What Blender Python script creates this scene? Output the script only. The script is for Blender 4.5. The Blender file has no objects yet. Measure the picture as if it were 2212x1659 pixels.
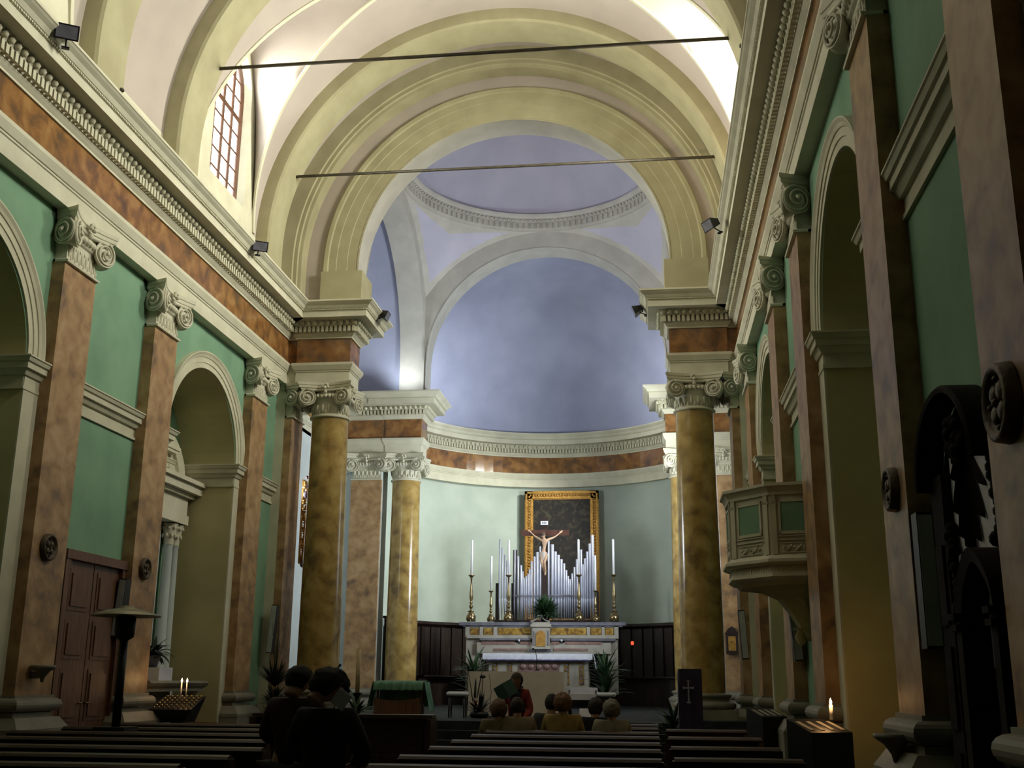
import bpy, bmesh, math, random
from mathutils import Vector, Matrix, noise
from math import pi, sin, cos, sqrt, radians, atan2, hypot
random.seed(7)
SCN = bpy.context.scene
COL = SCN.collection
R = radians

# ------------------------------------------------------------------ camera
YAW, PITCH, ROLL, FPX = -.12361, .26039, .0077, 2407.32
CAM = Vector((3.0176, 0.0, 1.5))
_F = Vector((sin(YAW)*cos(PITCH), cos(YAW)*cos(PITCH), sin(PITCH)))
_R = Vector((cos(YAW), -sin(YAW), 0)); _U = _R.cross(_F)
_R2 = _R*cos(ROLL)+_U*sin(ROLL); _U2 = -_R*sin(ROLL)+_U*cos(ROLL)
cd = bpy.data.cameras.new('camera'); cam = bpy.data.objects.new('camera', cd); COL.objects.link(cam)
cd.sensor_width = 36.0; cd.lens = FPX/2212*36.0; cd.clip_end = 200
m = Matrix((_R2, _U2, -_F)).transposed().to_4x4(); m.translation = CAM
cam.matrix_world = m
SCN.camera = cam

def at(u, v, **k):
    """a point of the photograph at a known plane of the building"""
    d = _F+_R2*((u-1106)/FPX)-_U2*((v-829.5)/FPX)
    (a, val), = k.items(); i = 'xyz'.index(a); t = (val-CAM[i])/d[i]
    return CAM+d*t

# ------------------------------------------------------------------ materials
MATS = {}
def ramp(nt, fac, stops):
    r = nt.nodes.new('ShaderNodeValToRGB'); cr = r.color_ramp
    while len(cr.elements) < len(stops): cr.elements.new(0.5)
    for e, (p, c) in zip(cr.elements, stops): e.position = p; e.color = (*c, 1)
    nt.links.new(fac, r.inputs[0]); return r.outputs[0]
def mat(name, c1, c2=None, scale=3.0, rough=.7, metal=0, bump=0, bscale=30, detail=4, c3=None, spread=(.35, .65), emit=None, estr=1, dist=0, spec=.5, coat=0, stretch=None, wave=None):
    if name in MATS: return MATS[name]
    M = bpy.data.materials.new(name); M.use_nodes = True; nt = M.node_tree; b = nt.nodes['Principled BSDF']
    b.inputs['Roughness'].default_value = rough; b.inputs['Metallic'].default_value = metal
    b.inputs['Specular IOR Level'].default_value = spec
    if coat: b.inputs['Coat Weight'].default_value = coat; b.inputs['Coat Roughness'].default_value = .08
    tc = nt.nodes.new('ShaderNodeTexCoord'); mp = nt.nodes.new('ShaderNodeMapping')
    nt.links.new(tc.outputs['Object'], mp.inputs[0])
    if stretch: mp.inputs['Scale'].default_value = stretch
    c2 = c2 or tuple(x*.86 for x in c1)
    n = nt.nodes.new('ShaderNodeTexNoise'); n.inputs['Scale'].default_value = scale; n.inputs['Detail'].default_value = detail
    n.inputs['Distortion'].default_value = dist
    nt.links.new(mp.outputs[0], n.inputs['Vector'])
    st = [(spread[0], c2), (spread[1], c1)]
    if c3: st = [(spread[0], c3), ((spread[0]+spread[1])/2, c2), (spread[1], c1)]
    nt.links.new(ramp(nt, n.outputs['Fac'], st), b.inputs['Base Color'])
    if bump:
        n2 = nt.nodes.new('ShaderNodeTexNoise'); n2.inputs['Scale'].default_value = bscale; n2.inputs['Detail'].default_value = 5
        nt.links.new(tc.outputs['Object'], n2.inputs['Vector'])
        bp = nt.nodes.new('ShaderNodeBump'); bp.inputs['Strength'].default_value = bump; bp.inputs['Distance'].default_value = .02
        nt.links.new(n2.outputs['Fac'], bp.inputs['Height']); nt.links.new(bp.outputs[0], b.inputs['Normal'])
    if emit:
        b.inputs['Emission Color'].default_value = (*emit, 1); b.inputs['Emission Strength'].default_value = estr
    MATS[name] = M; return M
cream = mat('cream_stucco', (.66, .63, .45), (.56, .53, .37), 2.2, .75)
creamd = mat('ivory_stucco', (.70, .67, .50), (.60, .57, .42), 2.0, .75)
ribm = mat('rib_beige', (.43, .395, .235), (.37, .335, .195), 1.8, .8)
vaultm = mat('vault_plaster', (.49, .425, .365), (.43, .37, .32), .9, .85)
olive = mat('chapel_plaster', (.60, .52, .26), (.48, .42, .21), 1.1, .85)
green = mat('green_plaster', (.23, .40, .25), (.175, .32, .20), 1.2, .85, detail=7)
marble = mat('brown_marble', (.50, .33, .17), (.38, .225, .10), 3.4, .42, c3=(.17, .11, .07), dist=.3, detail=14, spread=(.30, .66), spec=.3)
colmar = mat('ochre_column_marble', (.52, .37, .13), (.41, .27, .08), 3.0, .16, c3=(.22, .14, .05), dist=.3, detail=9, spread=(.33, .68))
friezem = mat('frieze_marble', (.38, .20, .07), (.27, .125, .04), 3.2, .14, c3=(.13, .07, .035), dist=.4, detail=9, spread=(.33, .68))
blue = mat('blue_plaster', (.40, .42, .54), (.34, .36, .475), 1.0, .85, detail=6)
lav = mat('lavender_plaster', (.56, .54, .63), (.49, .48, .57), 1.0, .85, detail=5)
greyst = mat('grey_stucco', (.56, .54, .47), (.48, .46, .40), 2, .8)
apsem = mat('apse_plaster', (.50, .56, .47), (.43, .49, .41), 1.2, .85, detail=7)
transm = mat('transept_plaster', (.62, .68, .66), (.55, .61, .59), 1.4, .85)
floorm = mat('floor_marble', (.06, .06, .06), (.03, .03, .03), 1.5, .3, dist=1)
daism = mat('dais_marble', (.028, .032, .033), (.014, .017, .018), 2.5, .75, spec=.2, dist=1)
wood = mat('pew_wood', (.055, .030, .016), (.030, .016, .009), 3, .38, stretch=(.6, 8, 8))
wood2 = mat('door_wood', (.17, .075, .035), (.10, .042, .02), 3, .5, stretch=(8, 8, .8))
darkw = mat('dark_wood', (.035, .018, .013), (.018, .010, .008), 4, .45, stretch=(6, 6, .8))
blackm = mat('black_metal', (.012, .012, .013), None, 5, .45, metal=.3)
iron = mat('iron_rod', (.10, .085, .06), (.06, .05, .035), 5, .55, metal=.4)
gold = mat('gilt', (.60, .34, .09), (.42, .22, .05), 12, .35, metal=.75, bump=.5, bscale=60)
brass = mat('brass', (.27, .21, .11), (.18, .13, .06), 9, .30, metal=.9)
tin = mat('organ_pipe_tin', (.44, .46, .56), (.36, .38, .47), 6, .5, metal=.45, stretch=(1, 1, .2))
wax = mat('candle_wax', (.80, .80, .80), (.72, .72, .74), 6, .5)
white = mat('white_linen', (.72, .73, .80), (.62, .63, .72), 5, .8)
altm = mat('altar_marble', (.46, .43, .36), (.36, .34, .29), 3, .35, dist=1)
altgrey = mat('altar_grey_marble', (.22, .22, .26), (.14, .14, .17), 3, .3, dist=1)
altred = mat('altar_pink_marble', (.32, .20, .17), (.22, .14, .12), 6, .3, dist=1)
altyel = mat('altar_yellow_marble', (.52, .34, .08), (.30, .17, .04), 5, .25, dist=1.5, c3=(.14, .08, .03))
leaf = mat('leaf_green', (.035, .085, .028), (.018, .045, .016), 9, .5)
leafd = mat('leaf_dark', (.018, .030, .016), (.010, .017, .010), 9, .6)
stone = mat('base_stone', (.27, .25, .19), (.21, .19, .14), 3, .55)
plaque = mat('bronze_relief', (.10, .07, .035), (.055, .038, .02), 9, .5, metal=.3, bump=.4)
glassm = mat('daylight_glass', (.9, .95, 1), None, 2, .5, emit=(.93, .98, 1.0), estr=3.2)
glassdim = mat('dim_glass', (.10, .11, .12), None, 2, .3)
flame = mat('candle_flame', (1, .7, .3), None, 2, .5, emit=(1, .62, .25), estr=60)
paint = mat('dark_oil_painting', (.06, .05, .03), (.022, .018, .014), 3.0, .4, c3=(.012, .012, .012), dist=2.2, detail=8)
skin = mat('skin', (.55, .33, .23), (.48, .28, .19), 9, .55)
skind = mat('carved_skin', (.52, .34, .22), (.44, .28, .18), 9, .45)
speakm = mat('grey_loudspeaker', (.48, .50, .47), None, 5, .6)
deskm = mat('purple_cloth', (.030, .022, .050), (.020, .015, .035), 5, .85)
greencloth = mat('green_cloth', (.16, .34, .22), (.09, .21, .14), 3, .8, stretch=(6, 1, 1))
heatm = mat('heater_steel', (.34, .32, .24), (.26, .24, .18), 4, .35, metal=.6)
def cloth(name, c): return mat(name, c, tuple(x*.7 for x in c), 8, .9)

# ------------------------------------------------------------------ mesh builder
class MB:
    def __init__(s): s.v = []; s.f = []; s.m = []; s.sm = []
    def add(s, vs, fs, mi=0, smooth=False):
        o = len(s.v); s.v += [tuple(v) for v in vs]
        for f in fs: s.f.append([i+o for i in f]); s.m.append(mi); s.sm.append(smooth)
    def box(s, x0, x1, y0, y1, z0, z1, mi=0):
        s.add([(x0,y0,z0),(x1,y0,z0),(x1,y1,z0),(x0,y1,z0),(x0,y0,z1),(x1,y0,z1),(x1,y1,z1),(x0,y1,z1)],
              [(3,2,1,0),(4,5,6,7),(0,1,5,4),(1,2,6,5),(2,3,7,6),(3,0,4,7)], mi)
    def quad(s, a, b, c, d, mi=0): s.add([a,b,c,d], [(0,1,2,3)], mi)
    def grid(s, rows, mi=0, smooth=True, close=False):
        n = len(rows[0]); vs = [p for r in rows for p in r]; fs = []
        for i in range(len(rows)-1):
            for j in range(n if close else n-1):
                a = i*n+j; b = i*n+(j+1) % n; fs.append((a, b, b+n, a+n))
        s.add(vs, fs, mi, smooth)
    def lathe(s, prof, c=(0,0,0), n=24, mi=0, a0=0, a1=2*pi, smooth=True):
        rows = [[(c[0]+r*cos(a0+(a1-a0)*j/n), c[1]+r*sin(a0+(a1-a0)*j/n), c[2]+z) for j in range(n+1)] for r, z in prof]
        s.grid(rows, mi, smooth)
    def tube(s, pts, r, n=6, mi=0, caps=True, smooth=True):
        pts = [Vector(p) for p in pts]; rr = r if isinstance(r, (list, tuple)) else [r]*len(pts)
        rows = []; up = Vector((0,0,1)); last = None
        for i, p in enumerate(pts):
            d = (pts[min(i+1, len(pts)-1)]-pts[max(i-1, 0)]).normalized()
            a = last if last is not None else (up if abs(d.z) < .9 else Vector((1,0,0)))
            x = a-d*a.dot(d)
            if x.length < 1e-5: x = Vector((1,0,0)).cross(d)
            x.normalize(); y = d.cross(x); last = x
            rows.append([tuple(p+(x*cos(2*pi*j/n)+y*sin(2*pi*j/n))*rr[i]) for j in range(n)])
        s.grid(rows, mi, smooth, True)
        if caps:
            for rw in (rows[0][::-1], rows[-1]): s.add(rw, [tuple(range(n))], mi)
    def ball(s, c, r, n=8, m=6, mi=0, mtx=None):
        r = r if isinstance(r, (tuple, list)) else (r, r, r); rows = []
        for i in range(m+1):
            t = pi*i/m; row = []
            for j in range(n):
                v = Vector((r[0]*sin(t)*cos(2*pi*j/n), r[1]*sin(t)*sin(2*pi*j/n), r[2]*cos(t)))
                if mtx: v = mtx @ v
                row.append(tuple(Vector(c)+v))
            rows.append(row)
        s.grid(rows[::-1], mi, True, True)
    def prism(s, poly, axis, a, b, mi=0):
        """extrude a closed 2D polygon; axis x: poly=(y,z); y: (x,z); z: (x,y)"""
        def P(p, t): return (t, p[0], p[1]) if axis == 'x' else ((p[0], t, p[1]) if axis == 'y' else (p[0], p[1], t))
        n = len(poly); s.add([P(p, a) for p in poly]+[P(p, b) for p in poly],
              [tuple(range(n))[::-1], tuple(range(n, 2*n))]+[(i, (i+1) % n, n+(i+1) % n, n+i) for i in range(n)], mi)
    def xf(s, M):
        s.v = [tuple(M @ Vector(v)) for v in s.v]; return s
    def mirx(s):
        s.v = [(-x, y, z) for x, y, z in s.v]; s.f = [f[::-1] for f in s.f]; return s
    def merge(s, o): s_o = len(s.v); s.v += o.v; s.f += [[i+s_o for i in f] for f in o.f]; s.m += o.m; s.sm += o.sm; return s
    def build(s, name, mats, parent=None, label=None):
        me = bpy.data.meshes.new(name); me.from_pydata(s.v, [], s.f)
        mats = mats if isinstance(mats, (list, tuple)) else [mats]
        for x in mats: me.materials.append(x)
        me.polygons.foreach_set('material_index', s.m); me.polygons.foreach_set('use_smooth', s.sm)
        me.validate(); me.update()
        bm = bmesh.new(); bm.from_mesh(me); bmesh.ops.remove_doubles(bm, verts=bm.verts, dist=1e-5)
        bmesh.ops.recalc_face_normals(bm, faces=bm.faces); bm.to_mesh(me); bm.free()
        o = bpy.data.objects.new(name, me); COL.objects.link(o)
        if parent is not None: o.parent = parent
        if label: o['label'] = label
        return o
def struct(mb, name, mats, label=None):
    o = mb.build(name, mats); o['kind'] = 'structure'
    if label: o['label'] = label
    return o
def tag(o, label, cat, group=None, kind=None):
    o['label'] = label; o['category'] = cat
    if group: o['group'] = group
    if kind: o['kind'] = kind
    return o
def thing(name, loc, label, cat, group=None, rz=0):
    o = bpy.data.objects.new(name, None); COL.objects.link(o); o.location = loc; o.rotation_euler = (0, 0, rz)
    o.empty_display_size = .2
    return tag(o, label, cat, group)
def dup(o, loc=None, rz=None, label=None, parent=None, group=None, scale=None):
    c = o.copy(); COL.objects.link(c)
    if parent is not None: c.parent = parent
    if loc is not None: c.location = loc
    if rz is not None: c.rotation_euler = (0, 0, rz)
    if scale is not None: c.scale = scale
    if label: c['label'] = label
    if group: c['group'] = group
    for ch in list(o.children): dup(ch, parent=c)
    return c

# ------------------------------------------------------------------ sweeps
def offs(path, p, closed=False):
    out = []; n = len(path)
    for i, q in enumerate(path):
        q = Vector(q); ns = []
        if i > 0: d = (q-Vector(path[i-1])).normalized(); ns.append(Vector((d.y, -d.x)))
        if i < n-1: d = (Vector(path[i+1])-q).normalized(); ns.append(Vector((d.y, -d.x)))
        if len(ns) == 2:
            s = ns[0]+ns[1]; k = s.length_squared
            nn = s*(2/k) if k > .2 else ns[0]
        else: nn = ns[0]
        out.append(q+nn*p)
    return out
def sweep(mb, path, prof, mi=0):
    cols = [offs(path, p) for p, z in prof]
    rows = [[(c[i].x, c[i].y, z) for c, (p, z) in zip(cols, prof)] for i in range(len(path))]
    for i in range(len(rows)-1):
        for j in range(len(prof)-1):
            mb.add([rows[i][j], rows[i][j+1], rows[i+1][j+1], rows[i+1][j]], [(0,1,2,3)], mi)
def along(path, p, step):
    o = offs(path, p); res = []
    for a, b in zip(o[:-1], o[1:]):
        L = (b-a).length; n = max(1, round(L/step)); d = (b-a).normalized()
        if L < step*.6: 
            if L > step*.3: res.append(((a+b)/2, d, L))
            continue
        for i in range(n): res.append((a+(b-a)*((i+.5)/n), d, L/n))
    return res

# ------------------------------------------------------------------ building constants
W, WP, WA = 5.19, 5.0, 5.0
ZA, ZF, ZE, ZT = 7.90, 8.357, 8.926, 9.653
VZ = 10.62
Y0 = -7.0
PIL = [-1.91, 1.03, 5.80, 8.86, 13.75, 16.69, 21.38]
BAYS = [(1.93, 5.80), (9.76, 13.75), (17.59, 21.38)]
PW = .89
XC = .08     # the crossing axis sits slightly right of the nave axis
CY = 27.78
Y1, Y2, Y3, Y4 = 23.35, 24.15, 31.4, 32.2
AC = (0.0, 32.6)   # apse centre

# ------------------------------------------------------------------ entablature path (inward on the right of travel)
def arc(c, r, a0, a1, n): return [(c[0]+r*cos(a0+(a1-a0)*i/n), c[1]+r*sin(a0+(a1-a0)*i/n)) for i in range(n+1)]
left_half = [(-5.0, Y0), (-5.0, Y1+.07), (-4.78, Y1+.07), (-4.78, Y1), (-3.545, Y1), (-3.545, Y2), (-6.1, Y2), (-6.1, Y3), (-4.62, Y3), (-4.62, Y3-.02), (-3.545, Y3-.02), (-3.545, Y4), (-5.0, Y4)]
path = left_half + arc(AC, 5.0, pi, 0, 48) + [(-x, y) for x, y in left_half[::-1]]
mb = MB(); sweep(mb, path, [(-.2, ZA), (0, ZA), (0, ZA+.25), (.018, ZA+.26), (.018, ZA+.29), (.035, ZA+.295), (.075, ZA+.38), (.084, ZA+.40), (.084, ZF), (-.02, ZF)])
struct(mb, 'trim_1', creamd, 'cream architrave band with a stepped upper moulding, running round nave, piers and apse')
mb = MB(); sweep(mb, path, [(0, ZF-.01), (0, ZE+.01)])
struct(mb, 'trim_2', friezem, 'polished orange-brown marble frieze band between the cream mouldings')
mb = MB()
sweep(mb, path, [(0, ZE), (.03, ZE), (.03, ZE+.03), (.06, ZE+.06), (.095, ZE+.10), (.095, ZE+.115), (.11, ZE+.115), (.11, ZE+.25), (.17, ZE+.26), (.17, ZE+.27), (.20, ZE+.36), (.21, ZE+.378),
                 (.446, ZE+.378), (.446, ZE+.52), (.465, ZE+.53), (.475, ZE+.555), (.49, ZE+.56), (.53, ZE+.62), (.585, ZE+.66), (.605, ZE+.68), (.622, ZE+.69), (.622, ZT), (-.25, ZT+.01)])
cor = struct(mb, 'trim_3', creamd, 'deep cream cornice projecting above the marble frieze')
mb = MB()
for p, d, L in along(path, .145, .105):
    n = Vector((d.y, -d.x)); w = L*.31
    a = p-d*w; b = p+d*w; q = [a-n*.04, b-n*.04, b+n*.035, a+n*.035]
    mb.add([(v.x, v.y, z) for z in (ZE+.125, ZE+.252) for v in q], [(3,2,1,0),(4,5,6,7),(0,1,5,4),(1,2,6,5),(2,3,7,6),(3,0,4,7)])
struct(mb, 'trim_4', cream, 'row of small square dentils under the cornice')
mb = MB()
for p, d, L in along(path, .205, .15):
    Mx = Matrix(((d.x, d.y*1, 0), (d.y, -d.x, 0), (0, 0, 1)))
    mb.ball((p.x, p.y, ZE+.315), (L*.36, .055, .055), 7, 4, 0, Mx)
struct(mb, 'trim_5', cream, 'egg moulding bead course above the dentils')
mb = MB()
for p, d, L in along(path, .468, .05):
    if p.y < 4: continue
    mb.box(p.x-.014, p.x+.014, p.y-.014, p.y+.014, ZE+.525, ZE+.553)
struct(mb, 'trim_6', cream, 'fine beading on the corona of the cornice')

# ------------------------------------------------------------------ floor and dais
mb = MB(); mb.box(-8, 8, Y0-.2, 39, -.3, 0)
struct(mb, 'floor', floorm)
mb = MB()
DZ = .78
mb.box(-6.1, 6.1, 22.6, 38.2, 0.001, DZ)
for i in range(5):
    z = DZ*(5-i)/5
    mb.box(-3.3, 3.3, 21.2-.32*i, 22.62, .001, z-.002*i)
struct(mb, 'trim_7', daism, 'raised marble sanctuary floor with five steps down to the nave')

# ------------------------------------------------------------------ nave side walls with arched chapels
AR, AZ = 1.63, 5.5      # chapel arch radius and springing height
ND = 6.33               # chapel back wall
def bay_c(b): return (b[0]+b[1])/2
def nave_wall(sx):
    mb = MB(); X = sx*W
    ys = [Y0]
    def face(y0, y1, z0, z1): mb.quad((X, y0, z0), (X, y1, z0), (X, y1, z1), (X, y0, z1))
    y = Y0
    for b in BAYS:
        c = bay_c(b); face(y, c-AR, 0, 8.1)
        n = 28
        for i in range(n):
            t0, t1 = pi-pi*i/n, pi-pi*(i+1)/n
            a = (c+AR*cos(t0), AZ+AR*sin(t0)); d = (c+AR*cos(t1), AZ+AR*sin(t1))
            mb.quad((X, a[0], a[1]), (X, d[0], d[1]), (X, d[0], 8.1), (X, a[0], 8.1))
        y = c+AR
    face(y, Y1+.1, 0, 8.1)
    return mb
for sx, nm in ((-1, 'wall_left'), (1, 'wall_right')):
    struct(nave_wall(sx), nm, green, 'green plastered nave wall')
    mb = MB()
    for b in BAYS:
        c = bay_c(b); n = 28
        prof = [(c-AR, 0)]+[(c+AR*cos(pi-pi*i/n), AZ+AR*sin(pi-pi*i/n)) for i in range(n+1)]+[(c+AR, 0)]
        for a, d in zip(prof[:-1], prof[1:]):
            mb.add([(sx*W, *a), (sx*W, *d), (sx*ND, *d), (sx*ND, *a)], [(0,1,2,3)], 0, False)
    struct(mb, nm+'_chapel_vaults', olive, 'plain olive plaster jambs and vaults of the side chapels')
    mb = MB()
    for b in BAYS: c = bay_c(b); mb.quad((sx*ND, c-AR-.2, 0), (sx*ND, c+AR+.2, 0), (sx*ND, c+AR+.2, 7.4), (sx*ND, c-AR-.2, 7.4))
    struct(mb, nm+'_chapel_backs', green, 'green back walls of the side chapels')
    # archivolts
    mb = MB()
    aprof = [(0, 0), (.0, .03), (.10, .03), (.105, .045), (.20, .045), (.205, .06), (.25, .075), (.29, .10), (.31, .10), (.31, 0)]
    for b in BAYS:
        c = bay_c(b); n = 40; rows = []
        for i in range(n+1):
            t = pi-pi*i/n
            rows.append([(sx*(W-h), c+(AR+q)*cos(t), AZ+.10+(AR+q-.1)*sin(t)) for q, h in aprof])
        mb.grid(rows, 0, False)
    struct(mb, nm+'_archivolts', cream, 'moulded cream archivolts round the chapel arches')
    # cream strips between the arch opening and the pilasters
    mb = MB()
    for b in BAYS:
        c = bay_c(b)
        for y0, y1 in ((b[0]-.02, c-AR+.0), (c+AR, b[1]+.02)): mb.box(*sorted((sx*(W+.0), sx*(W-.025))), y0, y1, 0, AZ+.12)
    struct(mb, nm+'_arch_strips', cream, 'plain cream strips beside the chapel openings')
    # impost bands
    mb = MB()
    ip = [(0, 5.19), (.035, 5.19), (.035, 5.235), (.012, 5.24), (.012, 5.37), (.05, 5.38), (.09, 5.45), (.12, 5.455), (.12, 5.535), (.145, 5.545), (.165, 5.59), (.18, 5.60), (.18, 5.62), (-.01, 5.62)]
    def ipath(pts):
        if sx > 0: pts = pts[::-1]
        sweep(mb, pts, ip)
    for b in BAYS:
        c = bay_c(b)
        ipath([(sx*W, b[0]-.01), (sx*W, c-AR), (sx*(ND-.0), c-AR)])
        ipath([(sx*ND, c+AR), (sx*W, c+AR), (sx*W, b[1]+.01)])
        ipath([(sx*ND, c-AR), (sx*ND, c+AR)])
    for y0, y1 in ((-1.02, 1.03), (6.69, 8.86), (14.64, 16.69), (22.27, Y1+.05)): ipath([(sx*W, y0), (sx*W, y1)])
    struct(mb, nm+'_impost_band', cream, 'moulded cream impost band at arch springing height')
    # cream corner where the nave wall meets the crossing pier
    mb = MB()
    x0, x1 = sorted((sx*W, sx*4.98)); mb.box(x0, x1, Y1+.02, Y2-.0, 0, ZA)
    mb.box(*sorted((sx*W, sx*8)), Y1+.08, Y2, 0, ZA)
    struct(mb, nm+'_pier_core', cream, 'cream pier between nave wall and crossing')
    # nave wall above the cornice
    mb = MB(); A = lambda t: VZ+4.15*(1-(min(abs(t), 1.66)/1.66)**2.5)**.5
    X = sx*W
    yy = Y0
    for b in BAYS:
        c = bay_c(b)+.02
        mb.quad((X, yy, ZT-.1), (X, c-1.66, ZT-.1), (X, c-1.66, VZ), (X, yy, VZ)); yy = c+1.66
        # lunette wall with the arched window opening
        cw, hw, zb, zs = c+.16, .93, 10.95, 13.45
        def outer(a):
            d = Vector((cos(a), sin(a))); lo, hi = 0, 6
            for _ in range(40):
                mid = (lo+hi)/2; q = (cw-c+d.x*mid, 12.3+d.y*mid)
                ok = abs(q[0]) <= 1.66 and q[1] >= ZT-.1 and q[1] <= A(q[0])
                lo, hi = (mid, hi) if ok else (lo, mid)
            return (cw+d.x*lo, 12.3+d.y*lo)
        def inner(a):
            d = Vector((cos(a), sin(a))); lo, hi = 0, 6
            for _ in range(40):
                mid = (lo+hi)/2; q = (d.x*mid, 12.3+d.y*mid)
                ok = abs(q[0]) <= hw and q[1] >= zb and (q[1] <= zs or hypot(q[0], q[1]-zs) <= hw)
                lo, hi = (mid, hi) if ok else (lo, mid)
            return (cw+d.x*lo, 12.3+d.y*lo)
        n = 120; O = [outer(2*pi*i/n) for i in range(n+1)]; I = [inner(2*pi*i/n) for i in range(n+1)]
        mb.grid([[(X, *p) for p in O], [(X, *p) for p in I], [(sx*(W+.24), cw+(p[0]-cw)*.985, 12.3+(p[1]-12.3)*.99) for p in I]], 0, False)
    mb.quad((X, yy, ZT-.1), (X, Y1+.1, ZT-.1), (X, Y1+.1, VZ), (X, yy, VZ))
    struct(mb, nm+'_upper', creamd, 'pale wall strip and window bays above the cornice')

# windows of the nave
wn = 0
for sx in (-1, 1):
    for b in BAYS:
        wn += 1; cw = bay_c(b)+.18; xg = sx*(W+.22); hw, zb, zs = .92, 10.97, 13.45
        o = bpy.data.objects.new(f'window_{wn}', None); COL.objects.link(o); o['kind'] = 'structure'
        o['label'] = 'tall arched clerestory window with small panes'
        o.location = (xg, cw, zb)
        L = lambda y, z: (0, y-cw, z-zb)
        out = [(cw-hw, zb)]+[(cw+hw*cos(pi-pi*i/16), zs+hw*sin(pi-pi*i/16)) for i in range(17)]+[(cw+hw, zb)]
        g = MB(); g.add([(sx*.04, p[0]-cw, p[1]-zb) for p in out], [tuple(range(len(out)))]); g.build('pane', glassm if b[0] > 5 else glassdim, o)
        f = MB()
        def bar(p, q, w, d=.05):
            f.tube([(0, p[0]-cw, p[1]-zb), (0, q[0]-cw, q[1]-zb)], w, 4, caps=True, smooth=False)
        for p, q in zip(out, out[1:]+out[:1]): bar(p, q, .055)
        for k in (-.5, 0, .5):
            y = cw+k*hw; top = zs+sqrt(hw*hw-(k*hw)**2); bar((y, zb), (y, top), .034)
        zz = [11.35, 11.75, 12.15, 12.55, 13.35, 13.75, 14.12]
        for z in zz:
            h = hw if z <= zs else sqrt(max(0, hw*hw-(z-zs)**2)); bar((cw-h, z), (cw+h, z), .022)
        bar((cw-hw, 12.93), (cw+hw, 12.93), .05)
        f.build('window_frame', wood2, o)

# ------------------------------------------------------------------ barrel vault with lunettes
VR = W
def hb(t): return radians(max(0, (1.66-abs(t))/.0215)) if abs(t) < 1.66 else 0.0
ysamp = []
edges = [Y0]+[v for b in BAYS for v in (bay_c(b)+.02-1.66, bay_c(b)+.02+1.66)]+[Y1+.1]
for i in range(0, len(edges)-1):
    n = 28 if i % 2 else 3
    ysamp += [edges[i]+(edges[i+1]-edges[i])*k/n for k in range(n)]
ysamp.append(edges[-1])
def bnd(y):
    for b in BAYS:
        t = y-(bay_c(b)+.02)
        if abs(t) < 1.66: return hb(t)
    return 0.0
mb = MB(); rows = []
for y in ysamp:
    a = bnd(y); a = min(a, R(77.2))
    rows.append([(VR*cos(pi-a-(pi-2*a)*j/56), y, VZ+VR*sin(pi-a-(pi-2*a)*j/56)) for j in range(57)])
mb.grid(rows, 0, True)
for sx in (-1, 1):
    for b in BAYS:
        c = bay_c(b)+.02; rows = []
        for i in range(41):
            t = -1.66+3.32*i/40; a = min(hb(t), R(77.2)); zA = VZ+4.15*(1-min(1, abs(t)/1.66)**2.5)**.5
            P = Vector((sx*W, c+t, zA)); Q = Vector((sx*VR*cos(a), c+t, VZ+VR*sin(a)))
            rows.append([tuple(P.lerp(Q, k/8)+Vector((0, 0, .10*sin(pi*k/8)*(1-abs(t)/1.66)))) for k in range(9)])
        mb.grid(rows, 0, True)
struct(mb, 'ceiling', vaultm, 'pinkish white barrel vault with window lunettes')
# raised edge along the lunettes
mb = MB()
for sx in (-1, 1):
    for b in BAYS:
        c = bay_c(b)+.02
        for sg in (-1, 1):
            pts = []
            for i in range(33):
                t = sg*(1.655*(1-i/32)); a = min(hb(t), R(77.2)); pts.append((a, c+t))
            rows = []
            for (a, y), w in zip(pts, [.09]*33):
                o_ = sg*w
                def Pt(aa, yy, r): return (sx*r*cos(aa), yy, VZ+r*sin(aa))
                rows.append([Pt(a, y+o_*.0, VR+.01), Pt(a, y+o_*.0, VR-.03), Pt(a, y+o_, VR-.03), Pt(a, y+o_, VR+.01)])
            mb.grid(rows, 0, False)
struct(mb, 'ceiling_lunette_edges', creamd, 'thin raised cream edge along the lunette intersections')
# transverse ribs
mb = MB()
def ribarch(y0, y1, r0, r1, z0=ZT-.02, prof=None):
    n = 64; A = [(pi-pi*i/n) for i in range(n+1)]
    pr = prof or [(r1, y0), (r0+.05, y0), (r0+.05, y0-.02+.02), (r0, y0+.03), (r0, y1-.03), (r0+.05, y1), (r1, y1)]
    rows = [[(-r, y, z0) for r, y in pr]]+[[(r*cos(t), y, VZ+r*sin(t)) for r, y in pr] for t in A]+[[(r, y, z0) for r, y in pr]]
    mb.grid(rows, 0, False)
for y in PIL: ribarch(y, y+PW, 4.88, 5.25)
struct(mb, 'ceiling_ribs', ribm, 'flat beige transverse ribs of the barrel vault')
mb = MB()
ribarch(22.88, Y1+.02, 4.67, 5.25, prof=[(5.25, 22.88), (4.86, 22.88), (4.84, 22.92), (4.76, 22.92), (4.74, 22.96), (4.67, 22.97), (4.67, Y1+.02)])
struct(mb, 'trim_8', ribm, 'moulded wall rib framing the crossing arch')

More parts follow.
